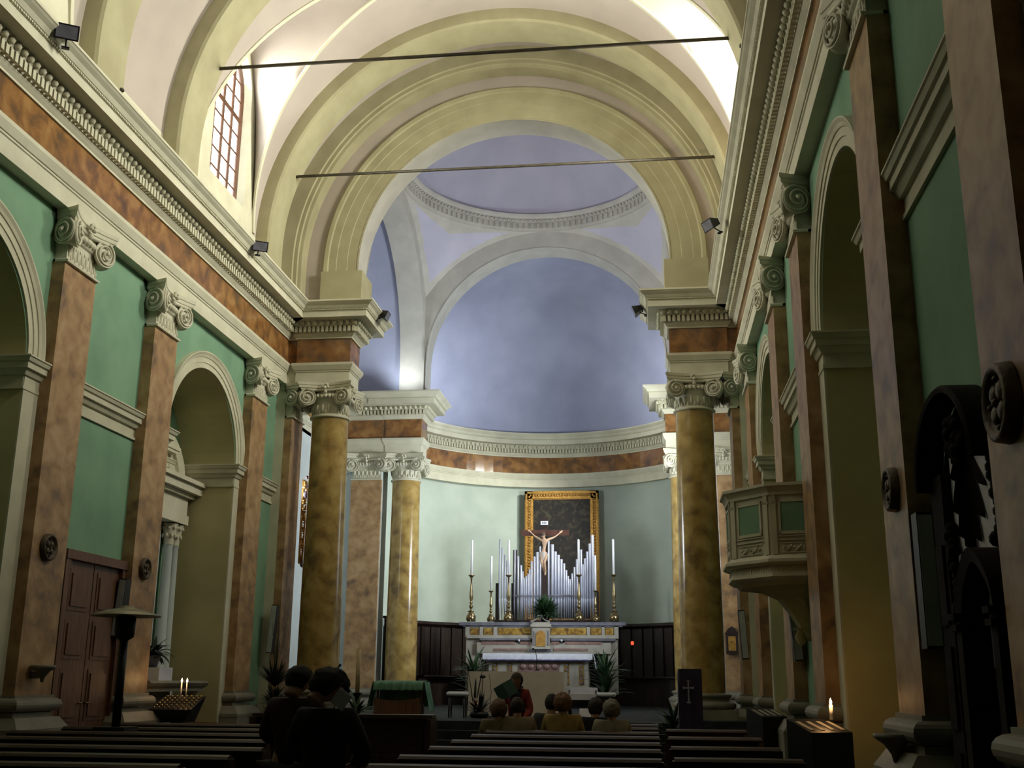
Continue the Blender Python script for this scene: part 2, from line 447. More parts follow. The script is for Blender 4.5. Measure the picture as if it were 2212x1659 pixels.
# ------------------------------------------------------------------ crossing arches, pendentives, dome
def XX(x): return x+XC
mb = MB()
n = 48
ar = 3.545
def halfwall(mb, y, r_in, r_out, zlow, xmax=None, mi=0, cx=XC, zc=VZ):
    """wall in plane y between the arch of radius r_in and an outer circle r_out, closed down to zlow"""
    rows = [[(cx-r_in, y, zlow), (cx-r_out, y, zlow)]]
    for i in range(n+1):
        t = pi-pi*i/n; rows.append([(cx+r_in*cos(t), y, zc+r_in*sin(t)), (cx+r_out*cos(t), y, zc+r_out*sin(t))])
    rows.append([(cx+r_in, y, zlow), (cx+r_out, y, zlow)])
    mb.grid(rows, mi, False)
halfwall(mb, Y1, 4.20, 5.4, ZT)
struct(mb, 'trim_9', vaultm, 'plain plaster wall between the vault and the crossing arch')
mb = MB()   # moulded archivolt of the crossing arch
pr = [(4.36, Y1+.0), (4.36, Y1-.05), (4.33, Y1-.07), (4.25, Y1-.06), (4.22, Y1-.03), (4.05, Y1-.03), (4.04, Y1-.015), (3.80, Y1-.015), (3.79, Y1), (3.53, Y1)]
rows = [[(XC-r, y, 10.45) for r, y in pr]]+[[(XC+r*cos(pi-pi*i/n), y, VZ+r*sin(pi-pi*i/n)) for r, y in pr] for i in range(n+1)]+[[(XC+r, y, 10.45) for r, y in pr]]
mb.grid(rows, 0, False)
struct(mb, 'trim_10', ribm, 'beige stepped archivolt of the crossing arch')
mb = MB()
for s in (-1, 1):
    x0, x1 = sorted((XC+s*3.40, XC+s*4.36)); mb.box(x0, x1, Y1-.13, Y2-.0, ZT-.01, 10.5)
struct(mb, 'trim_11', ribm, 'plain impost blocks carrying the crossing arch')
def intrados(mb, rot, r, d0, d1, mi=0, zl=ZT):
    # arch seen from the crossing centre towards +y, rotated
    rows = []
    prs = [(-r, zl)]+[(r*cos(pi-pi*i/n), VZ+r*sin(pi-pi*i/n)) for i in range(n+1)]+[(r, zl)]
    for x, z in prs:
        rows.append([tuple(Vector((XC, CY, 0))+Matrix.Rotation(rot, 3, 'Z') @ Vector((x, d, z))) for d in (d0, d1)])
    mb.grid(rows, mi, True)
mb = MB()
for k in range(4): intrados(mb, k*pi/2, 3.56, 3.60, 4.44 if k != 1 and k != 3 else 4.33)
H = 3.62; ZS, RS, RF = 10.39, 5.62, 4.3
for k in range(4):    # flat faces between arch and pendentive circle
    rot = Matrix.Rotation(k*pi/2, 3, 'Z'); rows = []
    for i in range(61):
        x = -3.56+7.12*i/60; z0 = VZ+sqrt(max(0, 3.56**2-x*x)); z1 = ZS+sqrt(RF*RF-x*x)
        rows.append([tuple(Vector((XC, CY, 0))+rot @ Vector((x, H, z))) for z in (z0, max(z1, z0+.01))])
    mb.grid(rows, 0, False)
    # corner slivers below the pendentives
    for s in (-1, 1):
        q = [(s*3.56, VZ-1), (s*3.64, VZ-1), (s*3.64, 12.8), (s*3.56, 12.8)]
        mb.add([tuple(Vector((XC, CY, 0))+rot @ Vector((x, H, z))) for x, z in q], [(0,1,2,3)])
struct(mb, 'ceiling_crossing_arches', greyst, 'grey cream arches carrying the crossing dome')
mb = MB(); NP = 30
for k in range(4):
    rows = []
    for i in range(NP+1):
        ph = k*pi/2+pi/2*i/NP; rb = H/max(abs(cos(ph)), abs(sin(ph))); row = []
        for j in range(15):
            rho = H+(rb-H)*j/14; row.append((XC+rho*cos(ph), CY+rho*sin(ph), ZS+sqrt(RS*RS-rho*rho)))
        rows.append(row)
    for i in range(NP):
        for j in range(14):
            border = j < 3 or i < 0
            a, b = rows[i], rows[i+1]
            q = [a[j], a[j+1], b[j+1], b[j]]
            cxm = max(abs(sum(v[0] for v in q)/4-XC), abs(sum(v[1] for v in q)/4-CY))
            mb.add(q, [(0,1,2,3)], 1 if (border or cxm > H-.13) else 0, True)
struct(mb, 'ceiling_pendentives', [lav, greyst], 'four pale lavender pendentives with plain grey borders')
mb = MB()
rp = [(3.62, 14.69), (3.56, 14.69), (3.55, 14.74), (3.52, 14.75), (3.52, 14.93), (3.46, 14.95), (3.46, 15.02), (3.40, 15.04), (3.36, 15.10), (3.34, 15.16), (3.46, 15.17)]
mb.lathe(rp, (XC, CY, 0), 96, 0, smooth=False)
for i in range(120):
    a = 2*pi*i/120
    mb.add([(XC+r*cos(a+da), CY+r*sin(a+da), z) for z in (14.76, 14.92) for r, da in ((3.53, -.016), (3.53, .016), (3.47, .013), (3.47, -.013))],
           [(3,2,1,0),(4,5,6,7),(0,1,5,4),(1,2,6,5),(2,3,7,6),(3,0,4,7)])
for i in range(160):
    a = 2*pi*i/160; mb.ball((XC+3.43*cos(a), CY+3.43*sin(a), 14.985), (.045, .045, .035), 5, 4)
struct(mb, 'trim_12', greyst, 'grey dentilled ring at the foot of the dome')
mb = MB(); mb.lathe([(3.45*cos(pi/2*i/20), 15.16+2.5*sin(pi/2*i/20)) for i in range(21)], (XC, CY, 0), 72)
struct(mb, 'ceiling_dome', lav, 'plain lavender crossing dome')

# transept arms
for s, nm in ((-1, 'left'), (1, 'right')):
    mb = MB(); rows = []
    prs = [(-3.63, ZT)]+[(3.63*cos(pi-pi*i/n), VZ+3.70*sin(pi-pi*i/n)) for i in range(n+1)]+[(3.63, ZT)]
    rows = [[(XC+s*4.33, CY+a, z), (s*6.1, CY+a, z)] for a, z in prs]; mb.grid(rows, 0, True)
    mb.add([(s*6.1, CY+a, z) for a, z in prs], [tuple(range(len(prs)))])
    struct(mb, f'ceiling_transept_{nm}', blue, 'blue painted vault and lunette of the transept arm')
    mb = MB()
    mb.quad((s*6.1, Y2, 0), (s*6.1, Y3, 0), (s*6.1, Y3, ZA+.1), (s*6.1, Y2, ZA+.1))
    mb.quad((s*6.1, Y2, 0), (s*4.9, Y2, 0), (s*4.9, Y2, ZA+.1), (s*6.1, Y2, ZA+.1))
    x0, x1 = sorted((s*6.1, s*4.70)); mb.box(x0, x1, Y3+.055, Y4, 0, ZA+.02)
    struct(mb, f'wall_transept_{nm}', transm, 'pale wall of the transept arm')
# back of slab closing (outer skin so that no light leaks)
mb = MB()
halfwall(mb, Y4, 3.56, 5.6, ZT, zc=VZ)
struct(mb, 'wall_apse_arch', greyst, 'wall over the apse arch')
# ------------------------------------------------------------------ apse
mb = MB(); mb.grid([[(x, y, z) for x, y in [(-5.19, Y4)]+arc(AC, 5.19, pi, 0, 64)+[(5.19, Y4)]] for z in (0, ZA+.1)], 0, True)
struct(mb, 'wall_apse', apsem, 'curved pale green apse wall')
mb = MB(); rows = []
for i in range(25):
    e = pi/2*i/24; rows.append([(XC*.5+5.05*cos(e)*cos(pi*j/64), AC[1]-.45+(5.15)*cos(e)*sin(pi*j/64), ZT+5.05*sin(e)) for j in range(65)])
mb.grid(rows, 0, True)
struct(mb, 'ceiling_apse', blue, 'blue painted half dome of the apse')

# wall behind the camera
mb = MB(); mb.quad((-8, Y0, 0), (8, Y0, 0), (8, Y0, 16.5), (-8, Y0, 16.5))
struct(mb, 'wall_back', creamd)
# outer shell so that daylight only comes in by the windows is given by the walls themselves

# ------------------------------------------------------------------ ionic capitals
def volute(mb, P0, sx_, sy_, r=.185):
    """corner scroll: two spiral faces meeting at the outer corner P0, one towards the front and one towards the side"""
    P0 = Vector(P0); up = Vector((0, 0, 1)); N = 24; rings = []
    for k, (ex, ey) in enumerate(((1, .30), (.30, 1))):
        e = Vector((sx_*ex, sy_*ey, 0)).normalized(); nr = Vector((e.y, -e.x, 0))
        out = Vector((0, sy_, 0)) if k == 0 else Vector((sx_, 0, 0))
        if nr.dot(out) < 0: nr = -nr
        c = P0-e*r
        def Q(a, rr, h, c=c, e=e, nr=nr): return tuple(c+e*(rr*cos(a))+up*(rr*sin(a))+nr*h)
        rings.append([Q(2*pi*j/N, r, 0) for j in range(N)])
        mb.grid([[Q(2*pi*j/N, r, 0) for j in range(N)], [Q(2*pi*j/N, r*.99, .012) for j in range(N)], [Q(2*pi*j/N, r*.90, .010) for j in range(N)], [Q(2*pi*j/N, r*.86, -.012) for j in range(N)], [Q(2*pi*j/N, .002, .01) for j in range(N)]], 0, False, True)
        pts = []; rad = []; hand_ = sx_*(1 if k == 0 else 1)
        for q in range(46):
            a = pi/2-2*pi*2.3*q/45; pts.append(Q(a, r*.88*(1-q/45)+.018, .004+.05*q/45)); rad.append(.019*(1-.4*q/45))
        mb.tube(pts, rad, 5)
        mb.ball(Q(0, 0, .055), .03, 7, 5)
    mid = []
    for j in range(N):
        a, b = Vector(rings[0][j]), Vector(rings[1][j]); m_ = (a+b)/2; cc = P0-Vector((sx_, sy_, 0)).normalized()*r
        m_ = Vector((m_.x+(cc.x-m_.x)*.10, m_.y+(cc.y-m_.y)*.10, m_.z+(P0.z-m_.z)*.14)); mid.append(tuple(m_))
    mb.grid([rings[0], mid, rings[1]], 0, True, True)
def capital(kind, parent, w=.80, mats=None, z0=7.12, half=False, nameL='ionic_capital'):
    """w = shaft width at the neck; local origin at shaft axis, front towards -y; half = only the two front scrolls, back cut at y=+dep"""
    k = w/.8; ztop = 7.90; body = MB(); h = w/2
    A = .575*k          # abacus corner reach (x)
    dep = .0
    if kind == 'round':
        body.lathe([(h, z0-.0), (h+.045, z0+.005), (h+.05, z0+.035), (h+.02, z0+.055), (h+.0, z0+.06), (h-.01, z0+.08), (h-.01, z0+.36), (h+.03, z0+.40), (h+.06, z0+.47), (h+.02, z0+.53), (h+.02, z0+.60)], (0, 0, 0), 40)
        for i in range(18):   # leaf relief on the neck
            a = 2*pi*i/18
            body.ball(((h-.005)*cos(a), (h-.005)*sin(a), z0+.2), (.035, .035, .10), 6, 5)
            body.ball(((h)*cos(a+pi/18), (h)*sin(a+pi/18), z0+.13), (.025, .025, .045), 6, 4)
    else:
        y1 = h if not half else dep_half
        pr = [(0, z0), (.045, z0+.005), (.05, z0+.035), (.02, z0+.055), (-.01, z0+.07), (-.01, z0+.37), (.02, z0+.39), (.045, z0+.43), (.045, z0+.46), (.02, z0+.50), (.02, z0+.60)]
        if half: pth = [(-h, y1), (-h, -h), (h, -h), (h, y1)]
        else: pth = [(-h, h), (-h, -h), (h, -h), (h, h), (-h, h)]
        # outward is on the right when running this way round
        sweep(body, pth[::-1], [(-0+p, z) for p, z in pr]) if False else None
        for p_, q_ in zip(pr[:-1], pr[1:]):
            for (ax, ay), (bx, by) in zip(pth[:-1], pth[1:]):
                def off(x, y, e):
                    return (x+(e if x > 0 else -e), y-(e if y < 0 else (-e if not half else 0)))
                a0 = off(ax, ay, p_[0]); b0 = off(bx, by, p_[0]); a1 = off(ax, ay, q_[0]); b1 = off(bx, by, q_[0])
                body.quad((*a0, p_[1]), (*b0, p_[1]), (*b1, q_[1]), (*a1, q_[1]))
        for i in range(7):
            x = -h+w*(i+.5)/7
            body.ball((x, -h+.01, z0+.2), (.03, .025, .10), 6, 5); body.ball((x+w/14, -h+.01, z0+.12), (.02, .02, .05), 5, 4)
            if i < 6: body.ball((x+w/14, -h+.01, z0+.28), (.018, .02, .03), 5, 4)
        if not half:
            for i in range(7):
                x = -h+w*(i+.5)/7
                body.ball((h-.01, x, z0+.2), (.025, .03, .10), 6, 5)
    # cushion between the scrolls
    sides = [0] if half else [0, 1, 2, 3]
    for sd in sides:
        M = Matrix.Rotation(sd*pi/2, 4, 'Z')
        c = MB()
        for i in range(7):
            x = (-3+i)*.085*k; c.ball((x, -h-.05*k+.03*abs(i-3)*.2, z0+.47), (.05*k, .05, .055), 7, 5)
        c.tube([(x*k, -h-.02-.10*(abs(x)/.4)**2, z0+.60) for x in (-.42, -.3, -.15, 0, .15, .3, .42)], .035, 6)
        # flower on the abacus
        for a in range(5): c.ball((.06*cos(pi*a/4), -h-.11*k, z0+.66+.065*sin(pi*a/4)), (.034, .035, .034), 6, 5)
        c.ball((0, -h-.13*k, z0+.64), .04, 6, 5); c.ball((0, -h-.09, z0+.555), (.04, .04, .05), 6, 5)
        c.xf(M); body.merge(c)
    # abacus with hollowed sides
    def abac(z, g):
        pts = []
        cs = [(-1, -1), (1, -1), (1, 1), (-1, 1)]
        for q in range(4):
            a = cs[q]; b = cs[(q+1) % 4]
            for i in range(9):
                t = i/9; x = a[0]*(1-t)+b[0]*t; y = a[1]*(1-t)+b[1]*t
                hollow = 1-.26*sin(pi*t)
                x, y = (x, y*hollow) if abs(a[1]-b[1]) < .1 else (x*hollow, y)
                y *= A+g; x *= A+g
                if half and y > 0: y = dep_half
                pts.append((x, y, z))
        return pts
    body.grid([abac(z, g) for z, g in ((z0+.60, -.05), (z0+.64, -.03), (z0+.655, 0), (z0+.71, .0), (z0+.72, .02), (ztop, .02))], 0, False, True)
    body.add(abac(z0+.60, -.05), [tuple(range(36))]); body.add(abac(ztop, .02), [tuple(range(36))])
    cap = body.build(nameL, mats, parent)
    for (dx, dy) in ([(-1, -1), (1, -1)] if half else [(-1, -1), (1, -1), (1, 1), (-1, 1)]):
        v = MB(); rr = h+.17*k
        volute(v, (dx*rr, dy*rr, z0+.43), dx, dy, .19*k)
        v.build('volute', mats, cap)
    return cap
dep_half = 0.0

def col_base(mb, w, round_, zb=DZ, zt=1.276, front_only=None):
    h = w/2
    if round_:
        mb.box(-h-.16, h+.16, -h-.16, h+.16, zb, zb+.20)
        mb.lathe([(h+.16, zb+.20), (h+.19, zb+.24), (h+.19, zb+.30), (h+.13, zb+.34), (h+.06, zb+.36), (h+.06, zb+.42), (h+.10, zb+.44), (h+.11, zb+.48), (h+.05, zb+.50), (h, zt+.02)], (0, 0, 0), 40)

def column(x, y, label, r=.405):
    t = thing('column', (x, y, DZ), label, 'column', 'round marble columns of the crossing')
    L = lambda o: setattr(o, 'location', (0, 0, -DZ))
    b = MB(); col_base(b, .88, True); L(b.build('base', stone, t))
    s = MB(); s.lathe([(.44, 1.28), (.445, 2.2), (.44, 3.2), (.43, 4.2), (.42, 5.2), (.41, 6.2), (.405, 7.12)], (0, 0, 0), 56)
    L(s.build('shaft', colmar, t))
    L(capital('round', t, .81, creamd))
    return t
c0 = column(-4.045, 23.75, 'large round ochre marble column at the left front of the crossing')
dup(c0, (4.045, 23.75, DZ), label='large round ochre marble column at the right front of the crossing, partly in shadow')
dup(c0, (-4.04, 31.8, DZ), label='round ochre marble column at the far left, before the apse')
dup(c0, (4.06, 31.8, DZ), label='round ochre marble column at the far right, mostly hidden by the nearer column')

# flat pilasters of the nave
def pil_base(mb, w, dep, zt=1.276):
    h = w/2
    def slab(e, z0, z1): mb.box(-h-e, h+e, -dep-e, 0, z0, z1)
    slab(.20, 0, .80); slab(.21, .80, .83)
    h_ = h
    for e0, e1, z0, z1 in ((.20, .20, .83, .86), (.20, .10, .86, 1.0), (.03, .03, 1.0, 1.06)):
        mb.add([(-h-e0, -dep-e0, z0), (h+e0, -dep-e0, z0), (h+e0, 0, z0), (-h-e0, 0, z0), (-h-e1, -dep-e1, z1), (h+e1, -dep-e1, z1), (h+e1, 0, z1), (-h-e1, 0, z1)],
               [(3,2,1,0),(4,5,6,7),(0,1,5,4),(1,2,6,5),(2,3,7,6),(3,0,4,7)])
    # torus
    pth = [(-h, 0), (-h, -dep), (h, -dep), (h, 0)]
    for cz, rr in ((1.155, .085),):
        rows = []
        for k, (px, py) in enumerate(pth):
            row = []
            for i in range(9):
                a = -pi/2+pi*i/8; e = .035+rr*cos(a)
                row.append((px+(e if px > 0 else -e), py-(e if py < 0 else 0), cz+rr*sin(a)))
            rows.append(row)
        mb.grid(rows, 0, False)
        mb.box(-h-.03, h+.03, -dep-.03, 0, 1.2, zt)
def pilaster(loc, rz, label, dep=.19, w=PW, group='flat marble pilasters along the nave'):
    global dep_half
    t = thing('pilaster', loc, label, 'pilaster', group, rz)
    b = MB(); pil_base(b, w, dep); b.build('base', stone, t)
    s = MB(); s.box(-w/2, w/2, -dep, 0, 1.276, 7.13); s.build('shaft', marble, t)
    dep_half = dep-w*.94/2
    c = capital('square', t, w*.94, creamd, half=True)
    c.location = (0, w*.94/2-dep, 0)
    # the cut of the capital lies on the wall: shift volutes nothing
    return t
names = {-1.91: None, 1.03: None, 5.80: 'nearest', 8.86: 'second', 13.75: 'third', 16.69: 'fourth', 21.38: 'farthest'}
side_lab = {(-1, 13.75): 'brown marble pilaster on the left wall with a holy water shelf low on it', (-1, 16.69): 'brown marble pilaster on the left wall just beyond the wooden door',
            (-1, 21.38): 'brown marble pilaster on the left wall, beyond the chapel arch nearest the crossing',
            (-1, 8.86): 'brown marble pilaster on the left wall before the nearest chapel arch',
            (1, 5.80): 'huge brown marble pilaster at the right edge with an oval relief', (1, 8.86): 'tall marble pilaster on the right wall just beyond the dark shrine',
            (1, 13.75): 'marble pilaster on the right wall directly before the pulpit', (1, 16.69): 'marble pilaster on the right wall just behind the pulpit',
            (1, 21.38): 'marble pilaster on the right wall nearest the crossing'}
p0 = None
for s in (-1, 1):
    for y in PIL:
        if (s, y) not in side_lab: continue
        loc = (s*W, y+PW/2, 0); rz = -pi/2 if s > 0 else pi/2
        if p0 is None: p0 = pilaster(loc, rz, side_lab[(s, y)])
        else: dup(p0, loc, rz, side_lab[(s, y)])
# pier pilasters behind the columns
pp = pilaster((-4.98, 23.76, 0), pi/2, 'narrow marble pilaster on the left crossing pier beside the big column', dep=.17, w=.78, group='pier pilasters behind the columns')
dup(pp, (4.98, 23.76, 0), -pi/2, 'narrow marble pilaster on the right crossing pier beside the big column')
pb = pilaster((-5.13, 31.45, 0), 0, 'wide mottled marble pilaster left of the far left column', dep=.12, w=.90, group='pilasters facing the nave before the apse')
dup(pb, (5.13, 31.45, 0), 0, 'wide mottled marble pilaster right of the far right column')
# ================================================================== furnishings
# ------------------------------------------------------------------ iron tie rods, floodlights
for y, z, lab in ((17.45, 12.30, 'dark iron tie rod across the nave vault, the nearer and higher in view'), (22.0, 12.30, 'thin iron tie rod across the nave vault, nearest the crossing arch')):
    mb = MB(); mb.tube([(-4.80, 0, 0), (4.82, 0, 0)], .035, 6)
    for s in (-1, 1): mb.box(s*4.80-.03, s*4.80+.03, -.07, .07, -.07, .07)
    o = mb.build('tie_rod', iron); o.location = (0, y, z); tag(o, lab, 'tie rod', 'iron tie rods of the vault')
def floodlight(loc, rz, tilt, label):
    t = thing('floodlight', loc, label, 'lamp', 'floodlights on the cornice', rz)
    a = MB(); a.tube([(0, .16, -.02), (0, .05, .02), (0, 0, .06)], .012, 6); a.box(-.05, .05, .12, .18, -.05, -.03); a.build('bracket', blackm, t)
    b = MB(); M = Matrix.Translation((0, 0, .09)) @ Matrix.Rotation(tilt, 4, 'X')
    b.add([(-.15,-.12,-.09),(.15,-.12,-.09),(.15,-.12,.11),(-.15,-.12,.11),(-.09,.06,-.05),(.09,.06,-.05),(.09,.06,.07),(-.09,.06,.07)],
          [(0,1,2,3),(7,6,5,4),(0,4,5,1),(1,5,6,2),(2,6,7,3),(3,7,4,0)])
    for i in range(5): b.box(-.09+i*.042, -.082+i*.042, .05, .09, -.05, .07)
    b.xf(M); b.build('housing', blackm, t)
    g = MB(); g.quad((-.13, -.122, -.07), (.13, -.122, -.07), (.13, -.122, .09), (-.13, -.122, .09)); g.xf(M); g.build('lens', altgrey, t)
    return t
f0 = floodlight((-4.36, 12.05, 9.52), R(-60+90+0), R(25), 'black floodlight on the left cornice at the upper left corner')
dup(f0, (-4.36, 19.45, 9.52), R(30), 'black floodlight on the left cornice near the crossing')
dup(f0, (4.28, 18.9, 9.36), R(-60), 'black floodlight hanging from the right cornice')
dup(f0, (-2.93, 23.75, 9.50), R(90), 'black floodlight on the tip of the left pier cornice')
dup(f0, (2.90, 23.75, 9.42), R(-90), 'black floodlight on the tip of the right pier cornice')
for x, y, z, lab in ((-4.42, 13.7, 9.66, 'tiny cornice hook beside the left vault wall'), (4.40, 13.5, 9.66, 'tiny cornice hook against the bright right vault')):
    mb = MB(); mb.tube([(0, 0, 0), (0, 0, .06)], .01, 5); mb.ball((0, .02, .08), (.035, .05, .03), 7, 5)
    o = mb.build('cable_hook', iron); o.location = (x, y, z); tag(o, lab, 'hook')

# ------------------------------------------------------------------ reliefs, shelves, speakers on the pilasters
def relief():
    mb = MB(); mb.lathe([(.001, .03), (.10, .035), (.125, .03), (.135, .055), (.155, .07), (.175, .06), (.185, .0)], (0, 0, 0), 32)
    for k in range(4):
        a = k*pi/2+pi/4; mb.ball((.065*cos(a), .065*sin(a), .04), (.048, .048, .02), 8, 5)
        mb.ball((.11*cos(a+pi/4), .11*sin(a+pi/4), .04), (.018, .018, .02), 6, 4)
    mb.ball((0, 0, .05), .022, 7, 5)
    return mb.xf(Matrix.Rotation(pi/2, 4, 'X'))
r0 = None
for x, y, z, sc, lab in ((-4.995, 14.12, 3.18, 1.0, 'round relief medallion on the marble pilaster left of the wooden door'), (-4.995, 17.08, 3.18, .95, 'round relief medallion on the pilaster right of the wooden door'),
                     (4.995, 9.25, 3.02, 1.0, 'small oval looking relief medallion beside the dark shrine'), (4.995, 6.24, 3.0, 1.25, 'large oval looking relief medallion on the pilaster at the right edge')):
    if r0 is None: r0 = relief().build('medallion', plaque)
    else: r0 = dup(r0)
    r0.location = (x, y, z); r0.rotation_euler = (0, 0, pi/2 if x < 0 else -pi/2); r0.scale = (sc, sc, sc)
    tag(r0, lab, 'medallion', 'consecration medallions on the pilasters')
def stoup():
    t = thing('holy_water_stoup', (0, 0, 0), '', 'basin')
    a = MB(); a.lathe([(.0, -.30), (.03, -.29), (.05, -.2), (.13, -.08), (.22, -.02), (.25, .0), (.25, .05), (.22, .05), (.17, .0), (.001, -.02)], (0, -.25, 0), 28); a.build('bowl', stone, t)
    b = MB(); b.box(-.06, .06, -.2, 0, -.22, -.08); b.build('bracket', stone, t)
    return t
s0 = stoup(); s0.location = (-5.0, 14.1, 1.62); s0.rotation_euler = (0, 0, pi/2); s0.scale = (.62, .62, .62); tag(s0, 'stone holy water basin on the left pilaster beside the wooden door', 'basin', 'holy water basins')
dup(s0, (5.0, 9.25, 1.10), -pi/2, 'stone holy water basin low on the right marble pilaster near the candle rack')
def speaker(loc, rz, tilt, h, label, g='column loudspeakers on the pilasters'):
    t = thing('loudspeaker', loc, label, 'loudspeaker', g, rz)
    a = MB(); a.box(-.06, .06, -.085, .085, 0, h); o = a.build('cabinet', blackm, t); o.rotation_euler = (0, tilt, 0)
    b = MB(); b.box(-.052, .052, -.092, -.086, .02, h-.02); o = b.build('grille', speakm, t); o.rotation_euler = (0, tilt, 0)
    return t
speaker((5.07, 8.74, 1.75), 0, 0, 1.0, 'long grey column loudspeaker beside the dark shrine on the right')
speaker((4.70, 21.25, 1.91), 0, R(-3), .88, 'slim pale loudspeaker under the left edge of the pulpit')
speaker((5.07, 16.56, 1.80), 0, R(-4), .78, 'slim pale loudspeaker under the pulpit bowl')
speaker((-5.09, 16.56, 2.1), 0, R(4), .88, 'slim pale loudspeaker just right of the wooden door')
speaker((-4.93, 23.20, 2.02), 0, R(4), 1.0, 'slim pale loudspeaker above the dark palm on the left pier')

# ------------------------------------------------------------------ wooden door on the left
t = bpy.data.objects.new('door_1', None); COL.objects.link(t); t['kind'] = 'structure'; t['label'] = 'tall panelled brown wooden double door in the left wall'; t.location = (-5.19, 15.75, 0)
a = MB()
for y0, y1 in ((-.93, -.80), (.80, .93)): a.box(0, .11, y0, y1, 0, 3.2)
a.box(0, .13, -.95, .95, 3.12, 3.25); a.build('door_frame', wood2, t)
for s in (-1, 1):
    a = MB(); y0, y1 = (-.80, -.012) if s < 0 else (.012, .80); a.box(0.01, .05, y0, y1, .02, 3.12)
    for z0, z1 in ((.15, .75), (.90, 1.62), (1.75, 2.30), (2.42, 3.0)):
        a.box(.05, .062, y0+.10, y1-.10, z0, z1); a.box(.062, .08, y0+.16, y1-.16, z0+.06, z1-.06)
    lf = a.build('door_leaf', wood2, t)
    h = MB(); h.tube([(.05, -s*.0+s*.08, 1.15), (.11, s*.08, 1.15), (.11, s*.18, 1.15)], .012, 6); h.build('door_handle', brass, lf)

# ------------------------------------------------------------------ side chapel altar on the left
def leafy(mb, c, n, ln, spread, w=.05, droop=.6, up=1.0, seed=1, fold=6):
    rnd = random.Random(seed)
    for i in range(n):
        a = rnd.uniform(0, 2*pi); el = rnd.uniform(.15, 1)*spread; L = ln*rnd.uniform(.65, 1.15)
        d = Vector((cos(a)*sin(el), sin(a)*sin(el), cos(el)*up)); p = Vector(c); pts = []
        for k in range(fold+1):
            pts.append(p.copy()); p = p+d*(L/fold); d = (d+Vector((0, 0, -droop/fold))).normalized()
        sd = Vector((-sin(a), cos(a), 0)); rows = []
        for k, q in enumerate(pts):
            ww = w*sin(pi*min(.97, (k+.35)/(fold+.5))); rows.append([tuple(q-sd*ww), tuple(q+Vector((0, 0, ww*.35))), tuple(q+sd*ww)])
        mb.grid(rows, 0, True)
ch = thing('side_altar', (-5.93, 19.5, 0), 'white marble side altar table on baluster legs inside the left chapel', 'altar')
a = MB(); a.box(0, .70, -1.55, 1.55, .001, .60); a.build('platform', stone, ch)
a = MB(); a.prism([(0, 1.40), (0, 1.46), (.66, 1.46), (.70, 1.42), (.66, 1.37), (.60, 1.33), (.60, 1.28), (0, 1.28)], 'y', -1.25, 1.25)
a.build('table_top', stone, ch)
for y in (-1.05, 1.05):
    a = MB(); a.lathe([(.14, .60), (.14, .66), (.09, .70), (.085, .76), (.10, .80), (.085, 1.0), (.08, 1.12), (.10, 1.15), (.14, 1.19), (.17, 1.28)], (.40, y, 0), 20); a.build('leg', stone, ch)
a = MB(); a.box(.0, .10, -.9, .9, .6, 1.28); a.build('back_panel', stone, ch)
ae = thing('chapel_aedicule', (-6.32, 19.5, .0), 'white marble columned altar frame at the back of the left chapel', 'altarpiece')
for y in (-1.28, -1.02, 1.02, 1.28):
    a = MB(); a.lathe([(.12, .85), (.12, .9), (.10, .95), (.095, 2.2), (.085, 3.35), (.11, 3.38)], (.16, y, 0), 20); c = a.build('column_shaft', transm, ae)
    b = MB(); b.lathe([(.09, 3.38), (.10, 3.5), (.15, 3.75), (.16, 3.78)], (.16, y, 0), 12)
    for k in range(8):
        an = k*pi/4; b.ball((.16+.12*cos(an), y+.12*sin(an), 3.55), (.03, .03, .05), 6, 4); b.ball((.16+.14*cos(an+.3), y+.14*sin(an+.3), 3.70), (.035, .035, .04), 6, 4)
    b.build('capital', creamd, c)
a = MB()
for z0, z1, e in ((3.80, 3.98, .0), (3.98, 4.32, -.03), (4.32, 4.40, .06), (4.40, 4.56, .17), (4.56, 4.64, .24)): a.box(0, .34+e, -1.45-e, 1.45+e, z0, z1)
a.build('entablature', creamd, ae)
a = MB()
rows = []
for i in range(25):
    an = pi-pi*i/24; rows.append([(h, 1.5*cos(an)*q, 4.66+.98*sin(an)*q) for q, h in ((.60, .02), (.60, .12), (.78, .12), (.8, .18), (1.0, .18), (1.0, 0))])
a.grid(rows, 0, False); a.box(0, .2, -.55, .55, 4.66, 5.1)
for z, w_ in ((5.10, .30), (5.16, .38)): a.box(0, .2+w_*.3, -.5-w_, .5+w_, z, z+.07)
a.build('curved_pediment', cream, ae)
a = MB(); a.box(0, .05, -.9, .9, .9, 3.8); a.build('panel', transm, ae)
a = MB(); a.box(0, .30, -1.45, 1.45, 0, 1.45); a.build('plinth', transm, ae)
for c_ in ae.children:
    if not c_.name.startswith('plinth'): c_.location.z += .6
bx = MB(); bx.box(-.25, .25, -.28, .28, 0, .22); o = bx.build('planter_box', white); o.location = (-5.62, 19.1, 1.461); tag(o, 'white box holding a drooping plant on the side altar', 'planter')
pl = thing('potted_plant', (-5.62, 19.1, 1.683), 'dark green drooping plant in a pot on the left side altar', 'plant')
a = MB(); a.lathe([(.001, 0), (.07, 0), (.12, .16), (.13, .2), (.10, .2), (.001, .17)], (0, 0, 0), 20); a.build('pot', altgrey, pl)
a = MB(); leafy(a, (0, 0, .18), 46, .42, 1.35, .035, 1.7, 1, 3); a.build('foliage', leafd, pl)
sb = thing('folded_board', (-4.72, 19.2, 0), 'small brown folding board standing by the chapel arch', 'board')
